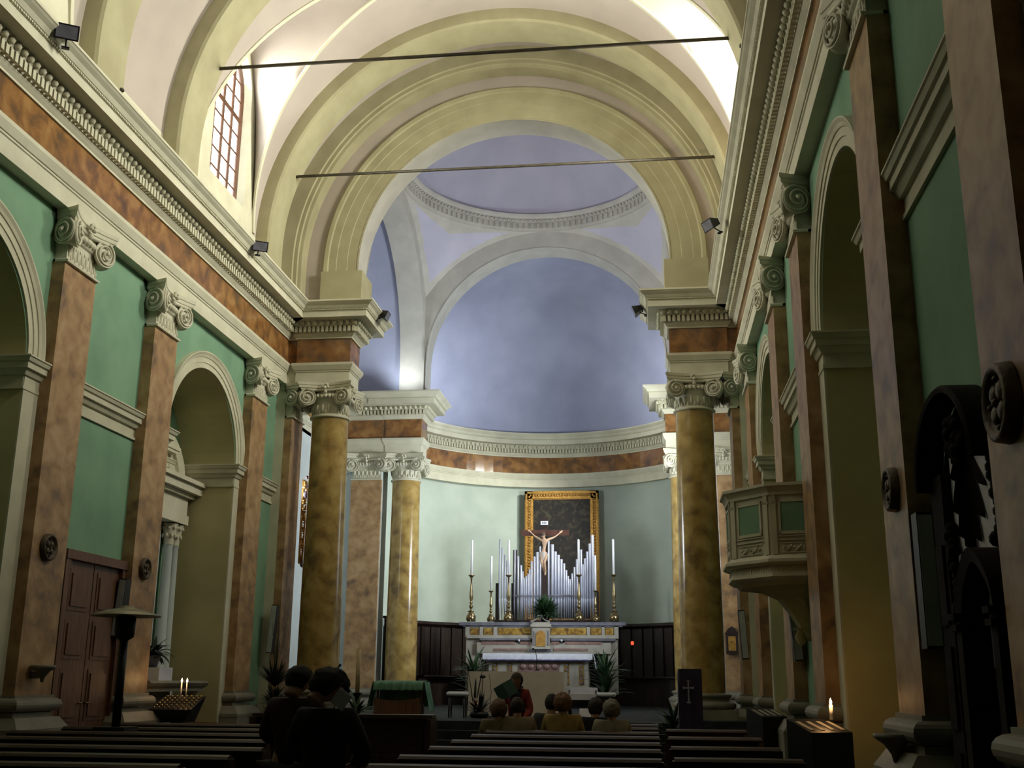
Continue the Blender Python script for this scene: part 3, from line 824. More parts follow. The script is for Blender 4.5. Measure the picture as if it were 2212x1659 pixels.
for s in (-1, 1):
    a = MB(); a.add([(-.3, s*.28, 0), (.3, s*.28, 0), (.3, s*.02, .78), (-.3, s*.02, .78), (-.3, s*.25, 0), (.3, s*.25, 0), (.3, 0, .76), (-.3, 0, .76)], [(0,1,2,3),(7,6,5,4),(0,4,5,1),(2,6,7,3),(1,5,6,2),(0,3,7,4)]); a.build('panel', wood2, sb)

# ------------------------------------------------------------------ candle stands
def flame_at(mb, x, y, z, s=1): mb.lathe([(.001, 0), (.012*s, .012*s), (.014*s, .024*s), (.008*s, .045*s), (.001, .065*s)], (x, y, z), 8)
vs = thing('votive_stand', (-4.62, 17.95, 0), 'black votive candle stand with rows of sockets, before the left chapel', 'candle stand')
a = MB(); a.add([(-.35, -.30, 1.02), (.35, -.30, 1.02), (.35, .30, 1.22), (-.35, .30, 1.22), (-.22, -.22, .82), (.22, -.22, .82), (.22, .22, .82), (-.22, .22, .82)], [(0,1,2,3),(7,6,5,4),(0,4,5,1),(1,5,6,2),(2,6,7,3),(3,7,4,0)])
a.build('tray', blackm, vs)
a = MB(); a.lathe([(.20, 0), (.20, .05), (.06, .12), (.05, .6), (.10, .82)], (0, 0, 0), 16); a.build('pedestal', blackm, vs)
a = MB()
for i in range(8):
    for j in range(6):
        x, y = -.29+.083*i, -.25+.1*j; z = 1.02+(y+.3)/.6*.2; a.lathe([(.022, 0), (.026, .03), (.018, .03)], (x, y, z), 8)
so = a.build('candle_sockets', brass, vs); so['kind'] = 'stuff'
a = MB(); a.tube([(-.3, -.33, .72), (0, -.38, .70), (.3, -.33, .72)], .03, 6); a.build('coin_tray', stone, vs)
for x, lab in ((.02, 'thin lit candle on the left votive stand, left of the pair'), (.11, 'thin lit candle on the left votive stand, right of the pair')):
    c = thing('votive_candle', (-4.62+x, 17.95+.05, 1.14), lab, 'candle', 'lit votive candles')
    a = MB(); a.tube([(0, 0, 0), (0, 0, .30)], .011, 8); a.build('wax_stick', wax, c)
    a = MB(); flame_at(a, 0, 0, .30, 1.0); a.build('flame', flame, c)
def rack(loc, rz, L, label):
    t = thing('candle_rack', loc, label, 'candle rack', 'black candle racks on the right', rz)
    a = MB(); a.prism([(-.22, .60), (.20, .60), (.20, 1.14), (-.22, 1.02)], 'x', -L/2, L/2); a.box(-.06, .06, -.05, .05, .04, .60); a.box(-.22, .22, -.18, .18, 0, .05); a.build('box', blackm, t)
    n = 4
    for i in range(n):
        x = -L/2+L*(i+.5)/n; b = MB(); b.prism([(-.16, 1.036), (.10, 1.110), (.10, 1.118), (-.16, 1.044)], 'x', x-L*.05, x+L*.05); b.build('slot', altm, t, 'pale slot')
    return t
rack((4.70, 12.3, 0), R(28), .50, 'large black candle rack with pale slots, by the pulpit pilaster')
rack((4.66, 17.45, 0), R(28), .42, 'small black candle rack farther along the right wall')
c = thing('votive_candle', (4.86, 12.46, 1.135), 'single brightly lit candle on the right candle rack', 'candle', 'lit votive candles')
a = MB(); a.tube([(0, 0, 0), (0, 0, .15)], .02, 8); a.build('wax_stick', wax, c)
a = MB(); flame_at(a, 0, 0, .15, 1.0); a.build('flame', flame, c)

# ------------------------------------------------------------------ patio heater
h = thing('patio_heater', (-3.22, 12.94, 0), 'tall mushroom shaped gas heater with a wide metal hood, standing before the door', 'heater')
a = MB(); a.box(-.19, .19, -.19, .19, 0, .95); a.box(-.22, .22, -.22, .22, .0, .06); a.build('tank_housing', blackm, h)
a = MB(); a.tube([(0, 0, .95), (0, 0, 1.95)], .05, 14); a.build('pole', blackm, h)
a = MB(); a.lathe([(.05, 1.93), (.11, 1.97), (.12, 2.05), (.12, 2.2), (.09, 2.22)], (0, 0, 0), 20); a.build('burner', blackm, h)
a = MB(); a.lathe([(.001, 2.34), (.08, 2.335), (.085, 2.31), (.22, 2.285), (.40, 2.225), (.405, 2.21), (.22, 2.26), (.001, 2.29)], (0, 0, 0), 40); a.build('hood', heatm, h)

# ------------------------------------------------------------------ dark shrine on the right
# local x runs along the wall (away from the camera), local y into the nave
sh = thing('wooden_shrine', (5.185, 7.72, 0), 'dark carved shrine with an arched hood and fanned rays in the right wall bay', 'shrine', rz=pi/2)
clothm = mat('shrine_grey_cloth', (.80, .78, .80), (.62, .60, .63), 4, .8); darks = mat('shrine_black_wood', (.016, .012, .010), (.010, .008, .007), 4, .85, spec=.15)
a = MB(); a.box(-.80, .44, 0, .03, 1.6, 3.15); a.build('pale_hanging', clothm, sh)
a = MB(); a.box(.44, .74, 0, .10, 0, 2.95); a.box(.0, .44, 0, .08, 0, 1.75)
for z in (.5, 1.2, 1.9): a.box(.50, .68, .10, .12, z, z+.55)
a.build('dark_panel', darks, sh)
a = MB(); rows = []
for i in range(33):
    t_ = pi-pi*i/32; rows.append([(.0+r_*cos(t_), y_, 2.86+(r_-.14)*sin(t_)) for r_, y_ in ((.74, .0), (.74, .20), (.72, .22), (.69, .21), (.67, .03))])
a.grid(rows, 0, False); a.build('arched_hood', darks, sh)
a = MB(); a.add([(.02+.68*cos(pi*i/20), .01, 2.86+.54*sin(pi*i/20)) for i in range(21)], [tuple(range(21))]); a.build('hood_back', darks, sh)
for k, an in enumerate((-158, -136, -119, -105, -94, -84, -72, -56, -34)):
    a = MB()
    L = (.35, .50, .62, .70, .74, .70, .64, .52, .36)[k]; an = radians(an); d = Vector((cos(an), 0, sin(an))); s_ = Vector((-sin(an), 0, cos(an)))
    o_ = Vector((-.02, .04, 3.09)); p1 = o_+d*.10; p2 = o_+d*L
    a.add([tuple(p1-s_*.012), tuple(p1+s_*.012), tuple(p2+s_*.019), tuple(p2+d*.03), tuple(p2-s_*.019), tuple(p1+Vector((0, .04, 0))), tuple(p2+Vector((0, .04, 0)))], [(0,1,2,3,4), (0,5,6,4), (1,5,6,2), (2,6,3), (4,6,3)])
    a.build('ray', darks, sh)
a = MB(); rnd = random.Random(5)
a.ball((-.02, .07, 3.09), (.13, .05, .12), 10, 8)
for i in range(30):
    an = rnd.uniform(0, 2*pi); rr = rnd.uniform(.03, .14); a.ball((-.02+rr*cos(an), .08+rnd.random()*.05, 3.09+rr*sin(an)), rnd.uniform(.03, .055), 7, 5)
a.build('carved_cluster', darks, sh)
for x_, z0, n_ in ((.36, 1.95, 12), (-.72, 2.35, 10)):
    a = MB(); rnd = random.Random(int(z0*10))
    for i in range(n_): a.ball((x_+rnd.uniform(-.03, .03), .06+rnd.random()*.03, z0+i*.055), rnd.uniform(.035, .055), 6, 5)
    a.build('carved_garland', darks, sh)
a = MB(); rows = []
for i in range(25):
    t_ = pi-pi*i/24; e = .05*sin(t_)**10; rows.append([(-.50+r_*cos(t_), y_, 1.93+(r_-.08)*sin(t_)+e) for r_, y_ in ((.33, .02), (.33, .20), (.42, .22), (.42, .02))])
a.grid(rows, 0, False)
for s in (-.50-.38, -.50+.40):
    x0, x1 = max(s-.06, -.93), s+.06
    a.box(x0, x1, 0, .21, 0, 1.93); a.box(x0, x1+.02, 0, .24, 1.83, 1.87); a.box(x0, x1+.02, 0, .25, 1.90, 1.94)
a.build('arched_doorway', darks, sh)
a = MB(); a.box(-.84, -.12, .005, .03, 0, 1.6); a.build('curtain', deskm, sh)

# ------------------------------------------------------------------ pulpit
pu = thing('pulpit', (5.0, 15.75, 2.4), 'polygonal cream and green pulpit fixed to the right wall', 'pulpit')
PV = [(0.16, -.96), (-.40, -.82), (-.87, -.22), (-.87, .45), (-.40, .80), (0.16, .84)]
def ppath(e): 
    c = Vector((.35, .05)); out = []
    for x, y in PV:
        d = Vector((x, y))-c; out.append(c+d*(1+e/d.length))
    return out
def pring(mb, prof, mi=0, closed=True):
    rows = [[(p.x, p.y, z) for p in ppath(e)] for e, z in prof]; mb.grid(rows, mi, False)
a = MB(); pring(a, [(-.06, .62), (0, .62), (0, 1.62), (-.06, 1.62)]); a.build('body', cream, pu)
a = MB(); pring(a, [(0, 1.50), (.03, 1.50), (.03, 1.54), (.07, 1.60), (.10, 1.61), (.10, 1.65), (-.08, 1.65), (-.08, 1.55)]); a.build('top_rail', creamd, pu)
a = MB(); pring(a, [(0, .58), (.05, .60), (.09, .62), (.09, .66), (.03, .70), (0, .72)]); a.build('lower_moulding', creamd, pu)
a = MB(); pring(a, [(-.10, .38), (-.04, .40), (.02, .44), (-.02, .58), (.04, .60)]); 
pts = ppath(-.01)
for p, q in zip(pts[:-1], pts[1:]):
    L = (q-p).length; n_ = int(L/.045)
    for i in range(n_):
        c_ = p+(q-p)*((i+.5)/n_); a.box(c_.x-.012, c_.x+.012, c_.y-.012, c_.y+.012, .42, .57)
a.build('fluted_base', cream, pu)
a = MB(); pring(a, [(-1.0, -.35), (-.93, -.20), (-.80, .02), (-.66, .20), (-.45, .30), (-.14, .34), (-.10, .38)]); a.build('bowl', olive, pu)
a = MB(); a.lathe([(.001, -.42), (.05, -.38), (.08, -.3), (.05, -.22), (.10, -.18)], (.02, .05, 0), 12); a.build('finial', olive, pu)
for i, (p, q) in enumerate(zip(PV[:-1], PV[1:])):
    p = Vector(p); q = Vector(q); d = (q-p).normalized(); n2 = Vector((-d.y, d.x)); 
    if n2.dot(Vector((.35, .05))-p) > 0: n2 = -n2
    L = (q-p).length
    def pan(mb, u0, u1, z0, z1, th):
        a_ = p+d*u0; b_ = p+d*u1
        mb.add([(v.x, v.y, z) for z in (z0, z1) for v in (a_-n2*.01, b_-n2*.01, b_+n2*th, a_+n2*th)], [(3,2,1,0),(4,5,6,7),(0,1,5,4),(1,2,6,5),(2,3,7,6),(3,0,4,7)])
    g = MB(); pan(g, L*.24, L*.76, 1.02, 1.40, .012); pn = g.build('panel', green, pu, 'green inset panel')
    f = MB()
    for u0, u1, z0, z1 in ((.20, .24, .98, 1.44), (.76, .80, .98, 1.44), (.20, .80, .98, 1.02), (.20, .80, 1.40, 1.44), (.04, .14, .72, 1.5), (.86, .96, .72, 1.5), (.16, .84, .90, .915), (.16, .84, .955, .965), (.02, .16, 1.38, 1.42), (.84, .98, 1.38, 1.42)): pan(f, L*u0, L*u1, z0, z1, .022)
    rnd = random.Random(i)
    for k in range(9):
        c_ = p+d*(L*(.28+.44*k/8))+n2*.012; f.ball((c_.x, c_.y, .80+.025*sin(k*1.6)), (.02, .02, .024), 6, 4)
    for u0, u1, z0, z1 in ((.22, .78, .74, .75), (.22, .78, .86, .87)): pan(f, L*u0, L*u1, z0, z1, .015)
    f.build('frame', cream, pn)

# ------------------------------------------------------------------ pews
def pew(x0, x1, y, h, label, group, depth=.42):
    xc = (x0+x1)/2; w = (x1-x0)/2
    t = thing('pew', (xc, y, 0), label, 'pew', group)
    a = MB(); a.add([(-w, -.02, .46), (w, -.02, .46), (w, .02, .46), (-w, .02, .46), (-w, -.07, h-.05), (w, -.07, h-.05), (w, -.04, h-.05), (-w, -.04, h-.05)], [(3,2,1,0),(4,5,6,7),(0,1,5,4),(1,2,6,5),(2,3,7,6),(3,0,4,7)]); a.build('backrest', wood, t)
    a = MB(); a.prism([(-.12, h-.05), (-.10, h-.055), (-.02, h-.05), (0, h-.03), (-.02, h-.005), (-.06, h), (-.11, h-.01), (-.13, h-.03)], 'x', -w-.01, w+.01); a.build('top_rail', wood, t)
    a = MB(); a.box(-w, w, 0, depth, .42, .46); a.build('seat', wood, t)
    for s in (-1, 1):
        a = MB(); a.prism([(-.10, 0), (.44, 0), (.44, .07), (.38, .10), (.40, .46), (.34, .55), (.10, .62), (.0, h-.03), (-.12, h-.03)], 'x', s*(w-.0)-.025, s*(w-.0)+.025); a.build('end_panel', wood, t)
    a = MB(); a.box(-w, w, -.34, -.16, .14, .17); a.box(-w, w, -.30, -.20, .0, .14); a.build('kneeler', wood, t)
    return t
ords = ['nearest', 'second', 'third', 'fourth', 'fifth', 'sixth', 'seventh', 'eighth', 'ninth']
LR = [6.9, 7.85, 8.8, 9.85, 11.1, 12.3, 13.5, 14.8]
RR = [7.2, 8.2, 9.2, 10.45, 11.6, 12.85, 14.0, 15.3, 16.5]
P0_ = None
for i, y in enumerate(LR):
    xr = -.25 if i < 3 else (-.35 if i < 4 else -.75)
    lab = f'dark wooden pew in the left block, {ords[i]} row from the camera'
    if i in (0, 3, 4): P0_ = pew(-4.1, xr, y, .93, lab, 'pews of the left block')
    else: P0_ = dup(P0_, ((-4.1+xr)/2, y, 0), label=lab)
P0_ = None
for i, y in enumerate(RR):
    lab = f'dark wooden pew in the right block, {ords[i]} row from the camera'
    if P0_ is None: P0_ = pew(1.02, 3.06, y, .93, lab, 'pews of the right block')
    else: P0_ = dup(P0_, (2.04, y, 0), label=lab)
P0_ = None
for i, y in enumerate([8.0, 9.4, 11.0, 12.9, 14.9]):
    lab = f'short dark pew beside the right wall, {ords[i]} from the camera'
    if P0_ is None: P0_ = pew(3.18, 4.15, y, .93, lab, 'short pews by the right wall')
    else: P0_ = dup(P0_, (3.665, y, 0), label=lab)
kn = thing('front_kneeler', (-1.35, 16.1, 0), 'tall panelled wooden kneeler before the left pews', 'kneeler')
a = MB(); a.box(-1.25, 1.25, -.03, .03, .05, .98); a.build('front_panel', wood, kn)
a = MB(); a.box(-1.3, 1.3, -.14, .14, .98, 1.03); a.build('book_rest', wood, kn)
for s in (-1, 1):
    a = MB(); a.box(s*1.27-.03, s*1.27+.03, -.25, .2, 0, .98); a.build('end_panel', wood, kn)
a = MB()
for i in range(4): a.box(-1.2+.6*i+.05, -1.2+.6*i+.55, -.05, -.03, .2, .85)
a.build('raised_panels', wood, kn)

# ------------------------------------------------------------------ sanctuary: freestanding altar, ambo, stools
YA = 23.9
pL = at(1012, 1450, y=YA); pR_ = at(1218, 1452, y=YA)
al = thing('altar_table', ((pL.x+pR_.x)/2, YA+.45, DZ), 'plain pale freestanding altar block behind the singer', 'altar')
w_ = (pR_.x-pL.x)/2; hz = pL.z-DZ
a = MB(); a.box(-w_+.05, w_-.08, -.42, .42, 0, hz-.10); a.build('body', altm, al)
a = MB()
cl = [(-w_, -.46), (w_, -.46), (w_, .46), (-w_, .46)]
a.box(-w_, w_, -.455, .455, .02, hz); a.build('altar_cloth', mat('altar_ivory_cloth', (.70, .63, .54), (.62, .56, .48), 3, .85), al)
st0 = None
def stool(): 
    t = thing('stool', (0, 0, 0), '', 'stool')
    a = MB(); rows = []
    for i in range(9):
        e = -.5*pi+pi*i/8; rows.append([( (.17+.045*cos(e))*(1 if abs(c)>.0 else 1)*c, (.15+.045*cos(e))*s, .46+.045*sin(e)) for c, s in [(max(-1, min(1, 1.25*cos(2*pi*j/24))), max(-1, min(1, 1.25*sin(2*pi*j/24)))) for j in range(24)]])
    a.grid(rows, 0, True, True); a.add(rows[0], [tuple(range(24))]); a.add(rows[-1], [tuple(range(24))]); a.build('cushion', white, t)
    for x in (-.15, .15):
        for y in (-.13, .13):
            b = MB(); b.tube([(x*.92, y*.92, .43), (x, y, .2), (x*1.02, y*1.02, 0)], [.022, .018, .014], 6); b.build('leg', darkw, t)
    b = MB(); b.box(-.17, .17, -.15, .15, .39, .42); b.build('seat_rail', darkw, t)
    return t
for (u, v, y, lab) in ((989, 1490, 23.0, 'white cushioned stool left of the freestanding altar'), (1308, 1497, 23.6, 'white cushioned stool at the right of the freestanding altar')):
    p = at(u, v, y=y)
    if st0 is None: st0 = stool()
    else: st0 = dup(st0)
    st0.location = (p.x, p.y, DZ); tag(st0, lab, 'stool', 'white cushioned stools in the sanctuary')
p = at(1260, 1500, y=23.6)
ca = thing('armchair', (p.x, 23.6, DZ), 'low pale upholstered armchair between the altar and the right stool', 'chair')
a = MB(); a.box(-.28, .28, -.25, .22, .36, .48); a.build('seat', white, ca)
a = MB(); a.box(-.28, .28, .18, .26, .48, .60); a.build('backrest', white, ca)
for x in (-.27, .27):
    for y in (-.22, .2): b = MB(); b.tube([(x, y, 0), (x, y, .55)], .02, 6); b.build('leg', darkw, ca)
# flower stand in front of the altar
p = at(1035, 1552, y=23.1)
fl = thing('flower_arrangement', (p.x, 23.1, DZ), 'dark spiky flower arrangement standing left of the altar front', 'flowers')
a = MB(); a.lathe([(.001, 0), (.16, 0), (.2, .06), (.17, .12), (.001, .12)], (0, 0, 0), 20); a.build('bowl', blackm, fl)
a = MB(); leafy(a, (0, 0, .08), 60, .42, 1.25, .022, .5, 1, 9); leafy(a, (-.1, 0, .1), 8, .8, .25, .018, .1, 1, 4); a.build('foliage', leafd, fl)
a = MB(); a.tube([(.06, 0, .1), (.05, 0, .5), (.06, -.01, .78)], .008, 5); a.ball((.06, -.01, .80), (.07, .07, .035), 8, 5); a.tube([(.2, 0, .1), (.24, 0, .5), (.19, 0, .85)], .006, 5); a.build('stems', blackm, fl)
a = MB()
for x, z in ((-.06, .34), (-.03, .24), (-.09, .28)): a.ball((x, -.1, z), (.045, .04, .05), 7, 5)
a.build('blossom', mat('pale_blossom', (.45, .30, .25), None, 9, .7), fl)
# green cloth covered table at the left
p0_, p1_ = at(812, 1465, y=22.3), at(918, 1465, y=22.3)
gx = (p0_.x+p1_.x)/2; gw = (p1_.x-p0_.x)/2
lt = thing('covered_table', (gx, 22.3, 0), 'wooden presider desk with a curved front under a pale green cloth', 'table')
a = MB(); rows = []
for i in range(13):
    t_ = -1+2*i/12; rows.append([(t_*(gw-.04), -.28-.10*(1-t_*t_), z) for z in (.35, 1.0, 1.12+.05*t_*t_)])
a.grid(rows, 0, False); a.box(-gw+.04, gw-.04, -.26, .2, .35, 1.05); a.build('curved_front', wood2, lt)
a = MB(); rows = []
for y, z in ((-.18, 1.30), (-.19, 1.42), (-.14, 1.47), (.3, 1.49), (.36, 1.42), (.37, .98)): rows.append([(gw*(-1+2*i/24), y+.012*sin(i*1.7), z+(.02*abs(sin(i*.9)) if z < 1.4 else 0)) for i in range(25)])
a.grid(rows, 0, True)
for s in (-1, 1):
    rows = [[(s*(gw+.02+.12*k/5+.02*sin(j*2)), -.16+.5*j/8, 1.47-k*.11) for j in range(9)] for k in range(6)]; a.grid(rows, 0, True)
a.build('green_cloth_cover', greencloth, lt)
for s in (-1, 1):
    b = MB(); b.tube([(s*(gw-.05), .0, .4), (s*(gw-.05), .0, 1.45)], .025, 6); b.build('leg', wood2, lt)
# paschal candle
p = at(772, 1488, y=20.8); q = at(772, 1402, y=20.8)
pc = thing('paschal_candle', (p.x, 20.8, 0), 'thick tall cream paschal candle rising out of greenery', 'candle')
a = MB(); a.tube([(0, 0, p.z-.1), (0, 0, q.z)], .042, 16); a.build('wax_pillar', mat('yellow_wax', (.62, .50, .28), (.55, .42, .22), 4, .5), pc)
a = MB(); a.lathe([(.22, 0), (.22, .04), (.05, .08), (.04, p.z-.15), (.09, p.z-.1), (.09, p.z-.07)], (0, 0, 0), 16); a.build('stand', blackm, pc)
a = MB(); a.tube([(0, 0, q.z), (0, 0, q.z+.02)], .004, 5); a.build('wick', blackm, pc)
for u, v, y, n_, ln, lab, sd in ((770, 1520, 20.5, 70, .42, 'wide dark leafy plant round the foot of the paschal candle', 2), (1022, 1440, 31.3, 90, .75, 'dark tall leafy plant left of the high altar', 5), (1308, 1440, 31.3, 90, .75, 'dark tall leafy plant right of the high altar', 6), (1455, 1545, 20.9, 70, .5, 'dim leafy plant at the foot of the draped ambo', 8)):
    p = at(u, v, y=y); base = DZ if y > 22.6 else (0 if y < 20 else (.0))
    pt = thing('potted_plant', (p.x, y, base), lab, 'plant')
    a = MB(); a.lathe([(.001, 0), (.13, 0), (.2, .3), (.22, .34), (.17, .34), (.001, .3)], (0, 0, 0), 20); a.build('pot', blackm, pt)
    a = MB(); hh = p.z-base
    for k in range(3): leafy(a, (0, 0, .32+(hh-.5)*k/2), n_//3, ln, 1.2, .035, .8, 1, sd*10+k)
    a.tube([(0, 0, .3), (0, 0, hh)], .012, 5); a.build('foliage', leaf, pt)
# palm at the left pier
p = at(578, 1400, y=21.9)
pt = thing('palm', (p.x+.12, 22.1, 0), 'tall dark palm with upright fronds before the left pier', 'plant')
a = MB(); a.lathe([(.001, 0), (.18, 0), (.25, .35), (.2, .35), (.001, .33)], (0, 0, 0), 20); a.build('pot', blackm, pt)
a = MB(); a.tube([(0, 0, .3), (.0, 0, 1.3)], [.05, .04], 8); a.build('trunk', darkw, pt)
a = MB(); leafy(a, (0, 0, 1.35), 90, .55, 1.0, .016, .35, 1, 11); leafy(a, (0, 0, 1.5), 12, 1.15, .16, .012, .05, 1, 12); leafy(a, (0, 0, 1.0), 60, .5, 1.3, .018, .9, 1, 13); leafy(a, (0, 0, .6), 40, .5, 1.3, .018, .9, 1, 14); a.build('fronds', leafd, pt)
# microphone
p = at(726, 1441, y=21.2)
mc = thing('microphone_stand', (p.x, 21.2, .0), 'thin black microphone stand left of the paschal candle', 'microphone')
a = MB(); a.lathe([(.14, 0), (.14, .03), (.02, .05)], (0, 0, 0), 16); a.tube([(0, 0, .03), (0, 0, p.z-.06), (.03, 0, p.z-.02)], .011, 6); a.build('pole', blackm, mc)
a = MB(); a.tube([(.02, 0, p.z-.04), (.07, 0, p.z+.03)], .02, 8); a.ball((.075, 0, p.z+.035), .028, 8, 6); a.build('microphone_head', blackm, mc)
# ambo with purple cloth
p0_, p1_ = at(1466, 1446, y=19.6), at(1513, 1446, y=19.6)
ab = thing('ambo', ((p0_.x+p1_.x)/2, 19.6, 0), 'ambo draped in dark purple cloth bearing a white cross', 'lectern')
w_ = (p1_.x-p0_.x)/2
a = MB(); a.prism([(-.02, .05), (.55, .05), (.55, p0_.z-.12), (.0, p0_.z+.0), (-.02, p0_.z-.02)], 'x', -w_, w_); a.build('desk', darkw, ab)
a = MB(); rows = [[(-w_-.015+(2*w_+.03)*j/12, -.05-.008*sin(j*1.3)*(k/5), p0_.z+.01-k*(p0_.z-.4)/5) for j in range(13)] for k in range(6)]; a.grid(rows, 0, True)
a.quad((-w_-.015, -.05, p0_.z+.01), (w_+.015, -.05, p0_.z+.01), (w_+.015, .56, p0_.z-.10), (-w_-.015, .56, p0_.z-.10)); 
for s in (-1, 1): a.quad((s*(w_+.015), -.05, p0_.z+.01), (s*(w_+.015), .56, p0_.z-.10), (s*(w_+.015), .56, .5), (s*(w_+.015), -.05, .42))
cl_ = a.build('purple_drape', deskm, ab)
cc = at(1487, 1488, y=19.55); cx_ = cc.x-ab.location.x; a = MB()
a.box(cx_-.012, cx_+.012, -.075, -.066, cc.z-.22, cc.z+.13); a.box(cx_-.085, cx_+.085, -.075, -.066, cc.z+.0, cc.z+.03)
for x, z, hw, hh in ((-.085, .015, .006, .03), (.085, .015, .006, .03), (0, .13, .03, .006), (0, -.22, .035, .012)): a.box(cx_+x-hw, cx_+x+hw, -.077, -.066, cc.z+z-hh, cc.z+z+hh)
a.build('cross', mat('faded_cross', (.42, .38, .46), None, 5, .7), cl_)

# ------------------------------------------------------------------ choir stalls
def stall(a0, a1, label):
    t = thing('choir_stall', (0, AC[1], DZ), label, 'choir stall', 'dark choir stalls round the apse')
    a = MB(); rr = 4.93
    rows = [[(r_*cos(an), r_*sin(an), z) for r_, z in ((5.15, 2.52), (rr-.12, 2.52), (rr-.12, 2.44), (rr-.05, 2.38), (rr, 2.36), (rr, 0))] for an in [a0+(a1-a0)*i/30 for i in range(31)]]
    a.grid(rows, 0, False); a.build('panelling', darkw, t)
    b = MB()
    for i in range(13):
        an = a0+(a1-a0)*(i+.02)/12.05; p_ = Vector((rr*cos(an), rr*sin(an), 0)); n2 = Vector((-cos(an), -sin(an), 0)); s_ = Vector((-sin(an), cos(an), 0))
        for x0, x1, d0, z0, z1 in ((-.05, .05, .05, 0, 2.36),): 
            q = [p_+s_*x0, p_+s_*x1, p_+s_*x1+n2*d0, p_+s_*x0+n2*d0]; b.add([(v.x, v.y, z) for z in (z0, z1) for v in q], [(3,2,1,0),(4,5,6,7),(0,1,5,4),(1,2,6,5),(2,3,7,6),(3,0,4,7)])
        q = [p_+s_*-.03, p_+s_*.03, p_+s_*.03+n2*.5, p_+s_*-.03+n2*.5]; b.add([(v.x, v.y, z) for z in (0, .72) for v in q], [(3,2,1,0),(4,5,6,7),(0,1,5,4),(1,2,6,5),(2,3,7,6),(3,0,4,7)])
    b.build('uprights', darkw, t)
    c = MB(); rows = [[(r_*cos(an), r_*sin(an), z) for r_, z in ((rr, .46), (rr-.45, .46), (rr-.45, .40), (rr, .40))] for an in [a0+(a1-a0)*i/30 for i in range(31)]]; c.grid(rows, 0, False); c.build('bench', darkw, t)
    d_ = MB(); rows = [[(r_*cos(an), r_*sin(an), z) for r_, z in ((rr-.9, 0), (rr-.9, .85), (rr-1.15, .87), (rr-1.15, .83), (rr-.98, .81), (rr-.98, 0))] for an in [a0+(a1-a0)*i/30 for i in range(31)]]; d_.grid(rows, 0, False); d_.build('front_desk', darkw, t)
    return t
stall(pi*.93, pi*.60, 'dark wooden choir stall curving along the left of the apse')
stall(pi*.07, pi*.40, 'dark wooden choir stall curving along the right of the apse')
for s, lab in ((-1, 'dark wooden cupboard against the left sanctuary wall, seen between the columns'), (1, 'dark wooden cupboard against the right sanctuary wall, behind the right columns')):
    p = thing('cupboard', (s*4.55, 32.8, DZ), lab, 'cupboard', 'cupboards at the sanctuary sides')
    a = MB(); a.box(-.12, .12, -.5, .5, 0, 2.45); a.build('body', darkw, p)
    a = MB(); a.box(-.16, .16, -.54, .54, 2.45, 2.52); a.build('cornice', darkw, p)
# sanctuary lamp
p = at(1366, 1392, y=34.5)
sl = thing('sanctuary_lamp', (p.x, 34.5, p.z), 'small red glowing sanctuary lamp before the dark right stalls', 'lamp')
a = MB(); a.lathe([(.03, -.02), (.045, .02), (.045, .07), (.03, .09)], (0, 0, 0), 14); a.build('red_glass', mat('red_glass', (.6, .02, .02), None, 3, .2, emit=(1, .08, .03), estr=1.6), sl)
a = MB(); a.lathe([(.001, -.14), (.02, -.12), (.03, -.06), (.07, -.03), (.07, -.02), (.02, -.02)], (0, 0, 0), 14); a.tube([(0, 0, -.14), (0, .1, -.3), (0, .18, -.32)], .01, 5); a.build('bracket', brass, sl)
# small shrine picture on the far right pilaster
p = at(1581, 1388, y=31.3)
wi = thing('wall_shrine', (p.x, 31.31, p.z), 'small dark arched icon box on the far right pilaster', 'icon')
a = MB(); a.box(-.16, .16, -.10, 0, -.30, .22); a.prism([(-.18, .22), (.18, .22), (.10, .36), (0, .42), (-.10, .36)], 'y', -.11, 0); a.build('case', darkw, wi)
a = MB(); a.box(-.10, .10, -.105, -.10, -.22, .16); a.ball((0, -.1, .05), (.04, .02, .05), 7, 5); a.build('picture', gold, wi)
# gilded carved strip on the left pier
gp = thing('gilt_carving', (-4.78, 24.35, 4.0), 'narrow gilded and painted carving hanging in the left transept beside the big column', 'carving')
a = MB(); rnd = random.Random(3)
a.box(-.02, .02, -.02, .06, .0, 1.9)
for i in range(30):
    z = .05+i*.062; a.ball((.06+rnd.uniform(-.02, .04), rnd.uniform(-.03, .05), z), (rnd.uniform(.03, .07), .05, rnd.uniform(.03, .05)), 7, 5)
a.build('gilded_relief', gold, gp)
a = MB()
for z, r_ in ((-.02, .07), (.10, .08), (1.55, .09), (1.75, .07), (1.95, .04)): a.ball((.09, 0, z), (r_, .05, r_), 8, 6)
a.build('painted_figures', mat('painted_blue', (.10, .12, .22), (.30, .12, .08), 14, .5), gp)
# ================================================================== high altar
YB = 32.9
def bxp(mb, u0, u1, v0, v1, y, d, mi=0):
    a = at(u0, v1, y=y); b = at(u1, v1, y=y); c = at((u0+u1)/2, v0, y=y); e = at((u0+u1)/2, v1, y=y)
    mb.box(a.x, b.x, y, y+d, e.z, c.z, mi)
ha = thing('high_altar', (0, 0, 0), 'inlaid marble high altar with stepped shelves and a tabernacle', 'altar')
a = MB(); bxp(a, 992, 1352, 1344, 1351, YB-.04, .55); bxp(a, 1000, 1345, 1350, 1354, YB, .5); a.build('top_shelf', altgrey, ha)
a = MB(); bxp(a, 1012, 1333, 1354, 1376, YB+.04, .45); bxp(a, 1030, 1320, 1388, 1412, YB-.02, .45)
for u0, u1 in ((1005, 1014), (1036, 1043), (1066, 1074), (1268, 1274), (1300, 1306), (1327, 1336)): bxp(a, u0, u1, 1352, 1376, YB+.0, .3)
bxp(a, 1008, 1336, 1372, 1379, YB-.02, .4)
